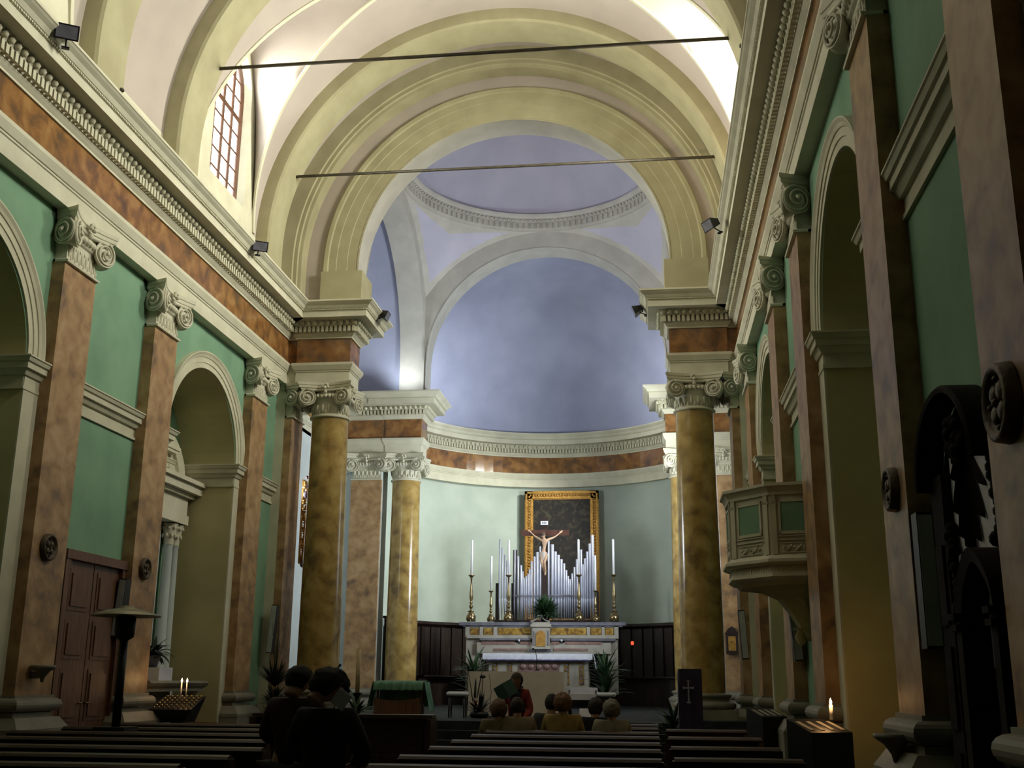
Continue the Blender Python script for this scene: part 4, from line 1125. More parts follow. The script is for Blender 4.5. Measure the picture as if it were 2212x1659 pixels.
bxp(a, 1005, 1034, 1379, 1500, YB+.1, .4); bxp(a, 1308, 1336, 1379, 1500, YB+.1, .4); a.build('gradine', altm, ha)
for u0, u1 in ((1016, 1034), (1045, 1064), (1076, 1146), (1190, 1266), (1276, 1298), (1308, 1325)):
    a = MB(); bxp(a, u0, u1, 1357, 1371, YB+.02, .1); a.build('yellow_inlay', altyel, ha, 'yellow veined marble inlay')
for u0, u1, v0, v1, dy in ((1040, 1112, 1386, 1393, .03), (1122, 1146, 1386, 1393, .03), (1190, 1208, 1386, 1393, .03), (1220, 1300, 1386, 1393, .03), (1066, 1138, 1401, 1406, .045), (1196, 1270, 1401, 1406, .045)):
    a = MB(); bxp(a, u0, u1, v0, v1, YB-dy, .1); a.build('pink_inlay', altred, ha, 'pink marble inlay')
a = MB(); bxp(a, 1036, 1146, 1379, 1383, YB-.06, .2); bxp(a, 1190, 1330, 1380, 1384, YB-.06, .2); bxp(a, 1143, 1190, 1402, 1407, YB-.07, .1); a.build('grey_steps', altgrey, ha)
# tabernacle
a = MB(); bxp(a, 1150, 1187, 1354, 1398, YB-.16, .4); bxp(a, 1146, 1190, 1348, 1354, YB-.22, .5); bxp(a, 1149, 1187, 1344, 1348, YB-.18, .4); bxp(a, 1148, 1188, 1396, 1402, YB-.2, .4)
p = at(1167, 1344, y=YB-.1); 
for s in (-1, 1):
    pts = [(p.x+s*(.28-.26*k/8), YB-.12, p.z+.02+.16*(k/8)**2) for k in range(9)]; a.tube(pts, .025, 6)
a.box(p.x-.07, p.x+.07, YB-.18, YB-.06, p.z+.15, p.z+.20)
tb = a.build('tabernacle', altm, ha)
a = MB(); c = at(1168, 1397, y=YB-.18); tp = at(1168, 1362, y=YB-.18); hh = tp.z-c.z
pts = [(c.x-.13, c.z)]+[(c.x+.13*cos(pi-pi*i/12), c.z+hh-.13+.13*sin(pi-pi*i/12)) for i in range(13)]+[(c.x+.13, c.z)]
a.prism(pts, 'y', YB-.20, YB-.16); a.build('tabernacle_door', gold, tb)
a = MB()
for u in (1153, 1184): bxp(a, u-1.3, u+1.3, 1363, 1394, YB-.175, .03)
a.build('dark_inlay', altgrey, tb)
# mensa with cloth and front
YM = 32.05
a = MB(); bxp(a, 1055, 1272, 1424, 1500, YM+.15, .7); bxp(a, 1050, 1276, 1484, 1510, YM+.08, .8); a.build('altar_front', altm, ha)
for u in (1069, 1101, 1224, 1256):
    a = MB(); bxp(a, u-5, u+5, 1432, 1480, YM+.13, .05); sp_ = a.build('inlaid_strip', altyel, ha)
    a = MB()
    for k in range(5):
        p = at(u, 1437+k*9.5, y=YM+.13); a.box(p.x-.035, p.x+.035, YM+.12, YM+.135, p.z-.03, p.z+.03)
    a.build('dark_lozenges', altgrey, sp_)
a = MB(); bxp(a, 1120, 1208, 1434, 1480, YM+.12, .05)
for k in range(5):
    p = at(1130+k*17, 1440, y=YM+.1); a.ball((p.x, p.y, p.z), (.09, .04, .08), 8, 5)
a.build('relief_panel', altred, ha)
a = MB(); p = at(1043, 1411, y=YM); q = at(1280, 1411, y=YM); r_ = at(1160, 1425, y=YM)
x0, x1, zt_, zl = p.x, q.x, p.z+.0, r_.z; n_ = 40
rows = []
for dy, z, w_ in ((.7, zt_, 0), (0, zt_, 0), (-.03, zt_-.02, 0), (-.035, zl, .01)): rows.append([(x0+(x1-x0)*i/n_, YM+dy+(.012*sin(i*1.9) if z < zt_ else 0), z) for i in range(n_+1)])
a.grid(rows, 0, True)
for xx, s in ((x0, -1), (x1, 1)):
    rows = [[(xx+s*(.0+.10*k/6)+.012*sin(j*2.1+k), YM-.03+.7*j/8, zt_-.46*k/6*(1-.25*abs(sin(j*.8)))) for j in range(9)] for k in range(7)]; a.grid(rows, 0, True)
a.build('altar_cloth', white, ha)
a = MB(); bxp(a, 1050, 1276, 1424.5, 1427, YM-.04, .02); a.build('cloth_border', mat('cloth_blue_border', (.09, .08, .22), None, 6, .8), ha)

# ------------------------------------------------------------------ candlesticks
def candlestick(hs, hc, label, big=True):
    """hs stick height, hc candle height; base at origin"""
    t = thing('candlestick', (0, 0, 0), label, 'candlestick', 'gilt candlesticks on the high altar')
    k = hs
    pr = [(.001, .0), (.10, 0), (.125, .03), (.13, .08), (.115, .13), (.075, .17), (.055, .19), (.085, .205), (.085, .22), (.03, .235), (.025, .27), (.05, .30), (.055, .33), (.03, .36), (.028, .38), (.05, .40), (.03, .425), (.028, .44), (.052, .50), (.045, .60), (.028, .75), (.02, .90), (.035, .92), (.025, .94), (.055, .97), (.085, .985), (.085, 1.0), (.001, 1.0)]
    s_ = 1 if big else .8
    a = MB(); a.lathe([(r_*s_*1.1, z*k) for r_, z in pr], (0, 0, 0), 24)
    for i in range(3):
        an = i*2*pi/3+.5; a.ball((.115*s_*cos(an), .115*s_*sin(an), .025), .035, 7, 5); a.ball((.12*s_*cos(an), .12*s_*sin(an), .09*k), (.035, .035, .06), 7, 5)
    a.build('stem', brass, t)
    a = MB(); a.tube([(0, 0, k), (0, 0, k+hc-.03), (0, 0, k+hc)], [.034, .034, .01], 12); c = a.build('candle', wax, t)
    b = MB(); b.tube([(0, 0, k+hc-.01), (0, 0, k+hc+.025)], .005, 5); b.build('wick', blackm, c)
    return t
zs = at(1160, 1342, y=YB).z+.005
big = small = None
YC_ = YB+.2
for u, kd, lab in ((1017, 1, 'tall gilt candlestick with a white candle, leftmost on the high altar'), (1060, 0, 'short gilt candlestick with a white candle, second from the left'), (1098, 1, 'tall gilt candlestick before the left organ pipes'),
                   (1251, 1, 'tall gilt candlestick before the right organ pipes'), (1287, 0, 'short gilt candlestick with a white candle, second from the right'), (1327, 1, 'tall gilt candlestick with a white candle, rightmost on the high altar')):
    b0 = at(u, 1342, y=YC_); d0 = at(u, 1242 if kd else 1276, y=YC_); t0 = at(u, 1166 if kd else 1200, y=YC_)
    if kd: src = big
    else: src = small
    if src is None:
        src = candlestick(d0.z-b0.z, t0.z-d0.z, lab, bool(kd)); src.location = (b0.x, YC_, zs)
        if kd: big = src
        else: small = src
    else: dup(src, (b0.x, YC_, zs), label=lab)
# two small white candles on the lower shelf
lc = None
for u, lab in ((1121, 'small white votive cup left of the tabernacle'), (1213, 'small white votive cup right of the tabernacle')):
    p = at(u, 1391, y=YB-.05)
    t = thing('votive_cup', (p.x, YB-.0+.0, at(u, 1386, y=YB).z), lab, 'candle', 'votive cups beside the tabernacle')
    a = MB(); a.tube([(0, -.05, .0), (0, -.05, .06)], .03, 10); a.build('wax_fill', wax, t)
    a = MB(); a.lathe([(.033, -.05), (.036, .0), (.033, .005)], (0, -.05, 0), 12); a.build('cup', blackm, t)
# ------------------------------------------------------------------ potted fern on the altar
p = at(1178, 1336, y=YB+.12)
fe = thing('potted_fern', (p.x, YB+.12, zs), 'bushy green fern at the foot of the crucifix', 'plant')
a = MB(); a.lathe([(.001, 0), (.10, 0), (.14, .14), (.001, .13)], (0, 0, 0), 18); a.build('pot', blackm, fe)
a = MB(); leafy(a, (0, -.05, .16), 420, .56, 1.5, .020, .8, 1, 21); leafy(a, (0, -.05, .2), 200, .55, 1.1, .020, .3, 1, 22); a.build('fronds', mat('fern_green', (.045, .11, .035), (.02, .055, .02), 8, .6), fe)

# ------------------------------------------------------------------ figures
def skinmesh(J, E, lv=2, vox=None, extra=None):
    """J: {name:(pos,r or (rx,ry))}, E: list of pairs, first joint is the root"""
    me = bpy.data.meshes.new('tmp'); ks = list(J); ix = {k: i for i, k in enumerate(ks)}
    me.from_pydata([J[k][0] for k in ks], [(ix[a], ix[b]) for a, b in E], [])
    ob = bpy.data.objects.new('tmp', me); COL.objects.link(ob)
    md = ob.modifiers.new('s', 'SKIN'); md.use_smooth_shade = True
    sk = me.skin_vertices[0].data
    for i, k in enumerate(ks):
        r_ = J[k][1]; sk[i].radius = r_ if isinstance(r_, tuple) else (r_, r_); sk[i].use_root = (i == 0)
    sb_ = ob.modifiers.new('u', 'SUBSURF'); sb_.levels = lv; sb_.render_levels = lv
    dg = bpy.context.evaluated_depsgraph_get(); ev = ob.evaluated_get(dg); m2 = bpy.data.meshes.new_from_object(ev)
    bpy.data.objects.remove(ob)
    mb = MB(); mb.add([tuple(v.co) for v in m2.vertices], [tuple(f.vertices) for f in m2.polygons], 0, True)
    bpy.data.meshes.remove(m2)
    return mb
def remesh(mb, vox=.012):
    me = bpy.data.meshes.new('tmp'); me.from_pydata(mb.v, [], mb.f)
    bm = bmesh.new(); bm.from_mesh(me); bmesh.ops.remove_doubles(bm, verts=bm.verts, dist=1e-6); 
    bad = [e for e in bm.edges if len(e.link_faces) > 2]
    if bad: bmesh.ops.split_edges(bm, edges=bad)
    bmesh.ops.dissolve_degenerate(bm, edges=bm.edges, dist=1e-6)
    bmesh.ops.holes_fill(bm, edges=[e for e in bm.edges if e.is_boundary], sides=0)
    bmesh.ops.recalc_face_normals(bm, faces=bm.faces); bm.to_mesh(me); bm.free()
    ob = bpy.data.objects.new('tmp', me); COL.objects.link(ob)
    md = ob.modifiers.new('r', 'REMESH'); md.mode = 'VOXEL'; md.voxel_size = vox; md.use_smooth_shade = True
    sm_ = ob.modifiers.new('k', 'SMOOTH'); sm_.iterations = 3; sm_.factor = .5
    dg = bpy.context.evaluated_depsgraph_get(); ev = ob.evaluated_get(dg); m2 = bpy.data.meshes.new_from_object(ev); bpy.data.objects.remove(ob)
    out = MB(); out.add([tuple(v.co) for v in m2.vertices], [tuple(f.vertices) for f in m2.polygons], 0, True); bpy.data.meshes.remove(m2)
    return out
def head(c, fwd=0.0, nod=0.0, s=1.0, tilt=0.0):
    """head centred at c facing +y before rotation fwd about z"""
    mb = MB(); rows = []
    N, Mm = 28, 20
    for i in range(Mm+1):
        t = pi*i/Mm; row = []
        for j in range(N):
            p = 2*pi*j/N; x = sin(t)*cos(p); y = sin(t)*sin(p); z = cos(t)
            X, Y, Z = x*.078, y*.095, z*.112
            if z < 0: X *= 1-.30*(-z)**1.4; Y = Y*(1-.16*(-z)) + (.012*(-z) if y > 0 else -.0)
            f = max(0, y)
            if y > .2:
                for ex in (-.032, .032): Y -= .011*math.exp(-((X-ex)**2+(Z-.005)**2)/.00022)      # eye sockets
                Y += .026*math.exp(-(X**2)/.00012-((Z+.022)**2)/.0006)                           # nose
                Y += .008*math.exp(-(X**2)/.0006-((Z+.062)**2)/.00008)                           # mouth
                Y += .008*math.exp(-(X**2)/.0008-((Z+.098)**2)/.0003)                            # chin
                Y += .006*math.exp(-(X**2)/.003-((Z-.03)**2)/.00015)                             # brow
            row.append((X, Y, Z))
        rows.append(row)
    mb.grid(rows[::-1], 0, True, True)
    for sx in (-1, 1): mb.ball((sx*.076, -.005, -.01), (.012, .02, .032), 8, 6)
    mb.tube([(0, -.015, -.07), (0, -.03, -.16)], [.055, .058], 12)
    M = Matrix.Translation(c) @ Matrix.Rotation(fwd, 4, 'Z') @ Matrix.Rotation(nod, 4, 'X') @ Matrix.Rotation(tilt, 4, 'Y') @ Matrix.Scale(s, 4)
    return mb.xf(M), M
def hair(M, style='short', seed=1):
    mb = MB(); rows = []; rnd = random.Random(seed); N, Mm = 30, 18
    for i in range(Mm+1):
        t = pi*.80*i/Mm; row = []
        for j in range(N):
            p = 2*pi*j/N; x = sin(t)*cos(p); y = sin(t)*sin(p); z = cos(t)
            k = {'short': 1.12, 'curly': 1.42, 'bob': 1.26}[style]
            nz = noise.noise(Vector((x*4+seed, y*4, z*4)))*.09*(2 if style == 'curly' else 1)
            lim = .30 if y > .1 else (-.75 if style != 'bob' else -.95)
            zz = max(z, lim)
            row.append((x*.080*(k+nz), y*.098*(k+nz)-.006, zz*.112*((k+.9)/2*1.02+nz)))
        rows.append(row)
    mb.grid(rows[::-1], 0, True, True)
    return mb.xf(M)
def hand(w, d, side, up=(0, 0, 1), curl=.8, s=1.0):
    """five fingered hand rooted at wrist w pointing along d; side=+1/-1 thumb side; up = back of the hand"""
    mb = MB(); d = Vector(d).normalized(); u = Vector(up); u = (u-d*u.dot(d)).normalized(); x = d.cross(u)*side; w = Vector(w)
    P = lambda a, b, c: w+(d*a+x*b+u*c)*s
    # palm
    rows = []
    for a, hw, th in ((-.01, .024, .02), (.02, .032, .016), (.06, .040, .014), (.092, .040, .011)):
        rows.append([tuple(P(a, hw*cos(2*pi*j/12), th*sin(2*pi*j/12))) for j in range(12)])
    mb.grid(rows, 0, True, True); mb.add(rows[-1], [tuple(range(12))])
    for b, L in ((.031, .068), (.010, .078), (-.011, .072), (-.031, .056)):
        pts = [P(.085, b, 0)]; a_ = .2*curl; cur = pts[0]
        for k, seg in enumerate((.45, .30, .25)):
            dirv = d*cos(a_)-u*sin(a_); cur = cur+dirv*(L*seg*s); pts.append(cur); a_ += .55*curl
        mb.tube(pts, [.0092*s, .0088*s, .008*s, .0062*s], 7)
    t0 = P(.022, .030, -.004); t1 = t0+(d*.55+x*.75-u*.2).normalized()*.036*s; t2 = t1+(d*.9+x*.25-u*.35).normalized()*.03*s
    mb.tube([t0, t1, t2], [.012*s, .010*s, .008*s], 7)
    return mb
def jit(c, k): return tuple(min(1, v*k) for v in c)

# crucifix
cz = at(1176, 1151, y=YB+.3); zt_ = at(1176, 1118, y=YB+.3).z; xl = at(1126, 1151, y=YB+.3).x; xr = at(1229, 1151, y=YB+.3).x
cr = thing('crucifix', (cz.x, YB+.3, zs), 'large dark wooden crucifix with a pale carved figure, standing before the organ pipes', 'crucifix')
Z = cz.z-zs
a = MB(); a.box(-.10, .10, .0, .06, .0, Z+.45); a.build('upright', darkw, cr)
a = MB(); a.box(xl-cz.x, xr-cz.x, -.01, .055, Z-.085, Z+.085); a.build('crossbeam', mat('cross_wood', (.10, .035, .02), (.06, .02, .012), 5, .5), cr)
p = at(1176, 1130, y=YB+.3); a = MB(); a.box(-.11, .11, -.03, 0, p.z-zs-.055, p.z-zs+.055); tp_ = a.build('title_plate', wax, cr)
tc_ = bpy.data.curves.new('inri', 'FONT'); tc_.body = 'INRI'; tc_.size = .075; tc_.align_x = 'CENTER'; tc_.align_y = 'CENTER'; tc_.extrude = .002
tmp_ = bpy.data.objects.new('tmp', tc_); COL.objects.link(tmp_); lm = bpy.data.meshes.new_from_object(tmp_.evaluated_get(bpy.context.evaluated_depsgraph_get())); bpy.data.objects.remove(tmp_)
to = bpy.data.objects.new('lettering', lm); COL.objects.link(to); to.parent = tp_; to.location = (0, -.032, p.z-zs); to.rotation_euler = (pi/2, 0, 0); lm.materials.clear(); lm.materials.append(blackm)
def px2(u, v, dy=-.08): q = at(u, v, y=YB+.22); return (q.x-cz.x, dy, q.z-zs)
J = {'pel': (px2(1173, 1197, -.14), (.075, .06)), 'waist': (px2(1176, 1185, -.15), (.058, .05)), 'chest': (px2(1177, 1171, -.17), (.085, .06)), 'neck': (px2(1175, 1164, -.19), .035),
     'shL': (px2(1169, 1167, -.16), .042), 'elL': (px2(1156, 1159, -.10), .028), 'wrL': (px2(1146.5, 1150, -.04), .02),
     'shR': (px2(1186, 1166, -.16), .042), 'elR': (px2(1199, 1160, -.10), .028), 'wrR': (px2(1209, 1151, -.04), .02),
     'hipL': (px2(1171, 1202, -.15), .062), 'knL': (px2(1171, 1217, -.22), .045), 'anL': (px2(1177, 1236, -.09), .026), 'toL': (px2(1177, 1243, -.12), .02),
     'hipR': (px2(1180, 1202, -.15), .062), 'knR': (px2(1177, 1216, -.25), .045), 'anR': (px2(1179, 1237, -.12), .026), 'toR': (px2(1178, 1244, -.15), .02)}
E_ = [('pel', 'waist'), ('waist', 'chest'), ('chest', 'neck'), ('chest', 'shL'), ('shL', 'elL'), ('elL', 'wrL'), ('chest', 'shR'), ('shR', 'elR'), ('elR', 'wrR'),
      ('pel', 'hipL'), ('hipL', 'knL'), ('knL', 'anL'), ('anL', 'toL'), ('pel', 'hipR'), ('hipR', 'knR'), ('knR', 'anR'), ('anR', 'toR')]
fg = skinmesh(J, E_)
for nm, s in (('L', -1), ('R', 1)):
    wv = Vector(J['wr'+nm][0]); ev_ = Vector(J['el'+nm][0]); fg.merge(hand(wv, wv-ev_, s, (0, 1, 0), 1.0, .8))
hd, HM = head(px2(1174, 1158, -.20), pi, R(-28), .82, R(8)); fg.merge(hd)
fig = remesh(fg, .010).build('figure', skind, cr)
mb = hair(HM, 'bob', 3); mb.build('hair', mat('carved_hair', (.06, .035, .02), None, 8, .7), fig)
a = MB(); c_ = Vector(J['pel'][0]); rows = []
for k in range(6):
    rows.append([tuple(c_+Vector(((.115+.012*sin(3*j+k))*cos(2*pi*j/18), (.09+.01*cos(5*j))*sin(2*pi*j/18), .05-.045*k))) for j in range(18)])
a.grid(rows, 0, True, True); a.tube([tuple(c_+Vector((.11, -.03, .03))), tuple(c_+Vector((.15, -.03, -.08))), tuple(c_+Vector((.13, 0, -.2)))], [.02, .03, .01], 7); a.build('loincloth', mat('carved_cloth', (.50, .42, .36), None, 8, .6), fig)

# ------------------------------------------------------------------ organ
YO = 34.4
org = thing('pipe_organ', (0, 0, 0), 'silver organ pipes in rising and falling groups behind the high altar', 'organ')
C6 = lambda u, v: (1040+u*.14463, 1110+v*.14463)
a = MB(); o_ = C6(205, 1600); p0_ = at(o_[0], o_[1], y=YO); o2 = C6(1790, 1600); p1_ = at(o2[0], o2[1], y=YO)
a.box(p0_.x, p1_.x, YO-.25, YO+.45, DZ, p0_.z+.02); a.build('case', darkw, org)
for u0, u1, v0, dy in ((212, 262, 1035, 0), (440, 520, 1030, .12), (470, 522, 535, .05), (1490, 1520, 900, .1), (1685, 1745, 1150, .2)):
    a = MB(); q0 = at(*C6(u0, v0), y=YO); q1 = at(*C6(u1, v0), y=YO); a.box(q0.x, q1.x, YO+dy, YO+dy+.15, p0_.z, q0.z); a.build('wooden_pipe', darkw, org)
pipes = [(282, 385, 24), (320, 510, 26), (358, 615, 27), (388, 705, 22), (430, 795, 16), (505, 545, 26), (552, 640, 36), (597, 772, 32), (622, 865, 24), (650, 960, 22), (675, 935, 25), (702, 900, 27), (726, 830, 28), (755, 712, 30), (797, 645, 36), (840, 575, 40), (885, 492, 40),
         (1003, 405, 38), (1062, 463, 46), (1107, 570, 44), (1152, 620, 42), (1195, 684, 40), (1237, 745, 34), (1270, 845, 30), (1298, 932, 28), (1325, 980, 26), (1356, 895, 28), (1391, 800, 30), (1430, 684, 34), (1490, 540, 32), (1517, 760, 28), (1546, 672, 30), (1580, 570, 32), (1618, 452, 36), (1658, 325, 44), (1700, 640, 26)]
for u, v, wd in pipes:
    tpp = at(*C6(u, v), y=YO); bt = p0_.z+.02; r_ = wd*.14463/2/2407.3*(YO+1.0)*1.02
    mouth = bt+(tpp.z-bt)*.0+.62
    m_ = MB(); x = tpp.x
    m_.lathe([(.001, bt), (r_*.35, bt), (r_*.95, mouth-.05), (r_, mouth), (r_*.86, mouth+.01), (r_*.86, mouth+.04), (r_, mouth+.05), (r_, tpp.z), (r_*.85, tpp.z), (r_*.85, tpp.z-.1)], (x, YO-.10, 0), 14)
    m_.build('pipe', tin, org)
a = MB(); q0 = at(*C6(480, 1228), y=YO); q1 = at(*C6(895, 1228), y=YO); a.box(q0.x, q1.x, YO-.17, YO-.15, q0.z-.02, q0.z+.02)
q0 = at(*C6(990, 1228), y=YO); q1 = at(*C6(1430, 1228), y=YO); a.box(q0.x, q1.x, YO-.17, YO-.15, q0.z-.02, q0.z+.02); a.build('pipe_rail', altgrey, org)
# ------------------------------------------------------------------ painting
YP = 37.35
tl = at(1134, 1062, y=YP); tr = at(1293, 1059, y=YP); zb_ = 3.2
pt = thing('altar_painting', ((tl.x+tr.x)/2, YP, zb_), 'dark altar painting in a wide gilded frame on the apse wall', 'painting')
w_ = (tr.x-tl.x)/2; h_ = tl.z-zb_
a = MB()
for x0, x1, z0, z1 in ((-w_, -w_+.29, 0, h_), (w_-.29, w_, 0, h_), (-w_, w_, h_-.29, h_), (-w_, w_, 0, .29)):
    a.box(x0, x1, -.08, .08, z0, z1)
for e, d_ in ((.03, .11), (.20, .12)):
    for x0, x1, z0, z1 in ((-w_+e, -w_+e+.06, e, h_-e), (w_-e-.06, w_-e, e, h_-e), (-w_+e, w_-e, h_-e-.06, h_-e), (-w_+e, w_-e, e, e+.06)): a.box(x0, x1, -d_, 0, z0, z1)
for i in range(44):
    z = .2+i*(h_-.4)/43
    for s in (-1, 1): a.ball((s*(w_-.15), -.09, z), (.05, .03, .04), 6, 4)
for i in range(24):
    x = -w_+.2+i*(2*w_-.4)/23; a.ball((x, -.09, h_-.15), (.04, .03, .05), 6, 4)
a.build('gilded_frame', gold, pt)
a = MB(); a.quad((-w_+.28, -.04, .28), (w_-.28, -.04, .28), (w_-.28, -.04, h_-.28), (-w_+.28, -.04, h_-.28)); a.build('canvas', paint, pt)

# ------------------------------------------------------------------ people
def person_body(pose, s=1.0):
    """seated or standing, facing +y; returns body mb, clothes mb, head matrix"""
    if pose == 'sit':
        J = {'pel': ((0, .12, .54), (.16, .12)), 'wa': ((0, .10, .70), (.13, .10)), 'ch': ((0, .09, .93), (.165, .115)), 'ne': ((0, .09, 1.10), (.065, .06)),
             'sL': ((-.185, .09, 1.045), .066), 'eL': ((-.235, .16, .76), .045), 'wL': ((-.13, .42, .66), .03), 'sR': ((.185, .09, 1.045), .066), 'eR': ((.235, .16, .76), .045), 'wR': ((.13, .42, .66), .03),
             'hL': ((-.10, .2, .54), .09), 'kL': ((-.12, .58, .52), .062), 'aL': ((-.12, .60, .10), .04), 'tL': ((-.12, .74, .045), .035),
             'hR': ((.10, .2, .54), .09), 'kR': ((.12, .58, .52), .062), 'aR': ((.12, .60, .10), .04), 'tR': ((.12, .74, .045), .035)}
        hc = (0, .11, 1.235)
    else:
        J = {'pel': ((0, 0, .93), (.15, .11)), 'wa': ((0, 0, 1.08), (.125, .095)), 'ch': ((0, 0, 1.28), (.15, .11)), 'ne': ((0, -.0, 1.43), (.058, .055)),
             'sL': ((-.165, 0, 1.38), .06), 'eL': ((-.22, -.02, 1.10), .043), 'wL': ((-.17, .14, .92), .028), 'sR': ((.165, 0, 1.38), .06), 'eR': ((.22, -.02, 1.10), .043), 'wR': ((.17, .14, .92), .028),
             'hL': ((-.09, 0, .86), .095), 'kL': ((-.10, .02, .48), .062), 'aL': ((-.10, -.02, .09), .04), 'tL': ((-.11, .12, .04), .035),
             'hR': ((.09, 0, .86), .095), 'kR': ((.10, .02, .48), .062), 'aR': ((.10, -.02, .09), .04), 'tR': ((.11, .12, .04), .035)}
        hc = (0, .03, 1.59)
    return J, hc
EP = [('pel', 'wa'), ('wa', 'ch'), ('ch', 'ne'), ('ch', 'sL'), ('sL', 'eL'), ('eL', 'wL'), ('ch', 'sR'), ('sR', 'eR'), ('eR', 'wR'), ('pel', 'hL'), ('hL', 'kL'), ('kL', 'aL'), ('aL', 'tL'), ('pel', 'hR'), ('hR', 'kR'), ('kR', 'aR'), ('aR', 'tR')]
EC = [('pel', 'wa'), ('wa', 'ch'), ('ch', 'ne'), ('ch', 'sL'), ('sL', 'eL'), ('eL', 'wL'), ('ch', 'sR'), ('sR', 'eR'), ('eR', 'wR')]
ET = [('pel', 'hL'), ('hL', 'kL'), ('kL', 'aL'), ('pel', 'hR'), ('hR', 'kR'), ('kR', 'aR')]
def gr(r_, e): return tuple(v+e for v in r_) if isinstance(r_, tuple) else r_+e
def person(loc, rz, label, top, bottom, haircol, style='short', pose='sit', mod=None, nod=0, turn=0, s=1.0, seed=1, group=None):
    t = thing('person', loc, label, 'person', group, rz)
    J, hc = person_body(pose)
    if mod: J.update(mod)
    b = skinmesh(J, EP)
    for nm, sd in (('L', 1), ('R', -1)):
        wv = Vector(J['w'+nm][0]); ev_ = Vector(J['e'+nm][0]); b.merge(hand(wv, wv-ev_, sd, (0, 0, 1), .9))
    hd, HM = head(Vector(hc), turn, nod, 1.0); b.merge(hd)
    body = remesh(b, .012).build('body', skin, t)
    Jc = {k: (v[0], gr(v[1], .022 if k not in ('ne',) else .012)) for k, v in J.items()}
    c = dict(Jc); lo = c['pel']
    keys = set(x for e in EC for x in e)
    jc = {k: c[k] for k in ['pel', 'wa', 'ch', 'ne', 'sL', 'eL', 'wL', 'sR', 'eR', 'wR']}
    for k in ('wL', 'wR'): jc[k] = (tuple(Vector(jc[k][0])*.9+Vector(J['e'+k[1]][0])*.1), jc[k][1])
    jc['ne'] = (tuple(Vector(J['ne'][0])*.97+Vector(J['ch'][0])*.03), jc['ne'][1])
    jc['hL'] = c['hL']; jc['hR'] = c['hR']; jc['pel'] = (jc['pel'][0], gr(J['pel'][1], .035))
    skinmesh(jc, EC+[('pel', 'hL'), ('pel', 'hR')]).build('jacket', cloth('cloth_'+str(top)[:18].replace(' ', ''), top), body)
    jt = {k: c[k] for k in ['pel', 'hL', 'kL', 'aL', 'hR', 'kR', 'aR']}
    skinmesh(jt, ET).build('trousers', cloth('cloth_'+str(bottom)[:18].replace(' ', ''), bottom), body)
    for sd in (-1, 1):
        k = 'a'+('L' if sd < 0 else 'R'); p_ = Vector(J[k][0]); q_ = Vector(J['t'+k[1]][0])
        m_ = MB(); m_.tube([(p_.x, p_.y-.04, .045), (p_.x, p_.y+.05, .05), (q_.x, q_.y+.03, .035)], [.042, .045, .038], 10); m_.build('shoe', blackm, body)
    hair(HM, style, seed).build('hair', mat('hair_'+str(seed), haircol, jit(haircol, .6), 30, .8), body)
    t.scale = (s, s, s)
    return t
YS = 14.08
ppl = [(1079, (.20, .15, .07), (.05, .05, .05), (.16, .09, .05), 'curly', 'seated person with brown curly hair and a brown jacket, leftmost in the front row', .97, 0),
       (1118, (.34, .27, .16), (.05, .05, .05), (.035, .022, .015), 'short', 'seated person with dark hair and a pale tan jacket, just below the singer', 1.0, 0),
       (1193, (.045, .045, .045), (.04, .04, .05), (.012, .01, .01), 'short', 'seated person with black hair and a dark jacket, half hidden by a yellow coat', 1.0, .55),
       (1216, (.44, .30, .10), (.05, .05, .05), (.22, .11, .05), 'curly', 'seated person with reddish hair and a mustard yellow coat', 1.0, 0),
       (1287, (.02, .02, .025), (.03, .03, .03), (.03, .025, .02), 'bob', 'seated person with dark hair and black clothes holding pale sheet music', .97, .45),
       (1321, (.36, .33, .22), (.05, .05, .05), (.24, .22, .18), 'curly', 'seated person with short grey hair and a light beige jacket, rightmost', .98, 0)]
tops = {1079: 1510, 1118: 1503, 1193: 1496, 1216: 1496, 1287: 1505, 1321: 1510}
for i, (u, tp_, bt_, hc_, st_, lab, s_, dy) in enumerate(ppl):
    q = at(u, tops[u], y=YS+dy+.15); s2 = q.z/1.362
    person((q.x, YS+dy, 0), 0, lab, tp_, bt_, hc_, st_, 'sit', None, R(-6), R((0, 6, -8, 0, -12, 4)[i]), s2, 10+i, 'people seated in the front pew')
p = at(1240, 1545, y=14.6)
# singer in front of the altar, facing the people
q = at(1117, 1452, y=18.0)
sing = {'eR': ((.24, .05, 1.12), .043), 'wR': ((.26, .27, 1.20), .028), 'eL': ((-.23, .02, 1.10), .043), 'wL': ((-.16, .20, .98), .028)}
sg = person((q.x, 18.0, 0), pi-.1, 'standing singer in a red cardigan and black scarf holding an open green folder', (.26, .03, .022), (.015, .015, .02), (.035, .018, .012), 'bob', 'stand', sing, R(-10), R(-12), q.z/1.715, 31)
k = q.z/1.715
fb = thing('music_folder', (0, 0, 0), 'open dark green music folder held up by the singer', 'folder')
c0_ = at(1092, 1491, y=17.72)
for sd in (0, 1):
    a = MB(); M = Matrix.Translation(c0_) @ Matrix.Rotation(R(-30), 4, 'Y') @ Matrix.Rotation(R(25 if sd else -20), 4, 'Z')
    x0, x1 = ((-.17, 0) if sd == 0 else (0, .17)); a.box(x0, x1, -.008, .008, -.115, .115); a.xf(M); a.build('cover', mat('folder_green', (.04, .10, .085), None, 5, .6), fb)
a = MB(); a.box(-.15, .0, .009, .014, -.10, .10); a.xf(Matrix.Translation(c0_) @ Matrix.Rotation(R(-30), 4, 'Y') @ Matrix.Rotation(R(-20), 4, 'Z')); a.build('sheets', white, fb)
a = MB(); sc_ = k
for s in (-1, 1): a.tube([(s*.05, .13, 1.40), (s*.045, .155, 1.25), (s*.035, .15, 1.02)], [.035, .04, .04], 8)
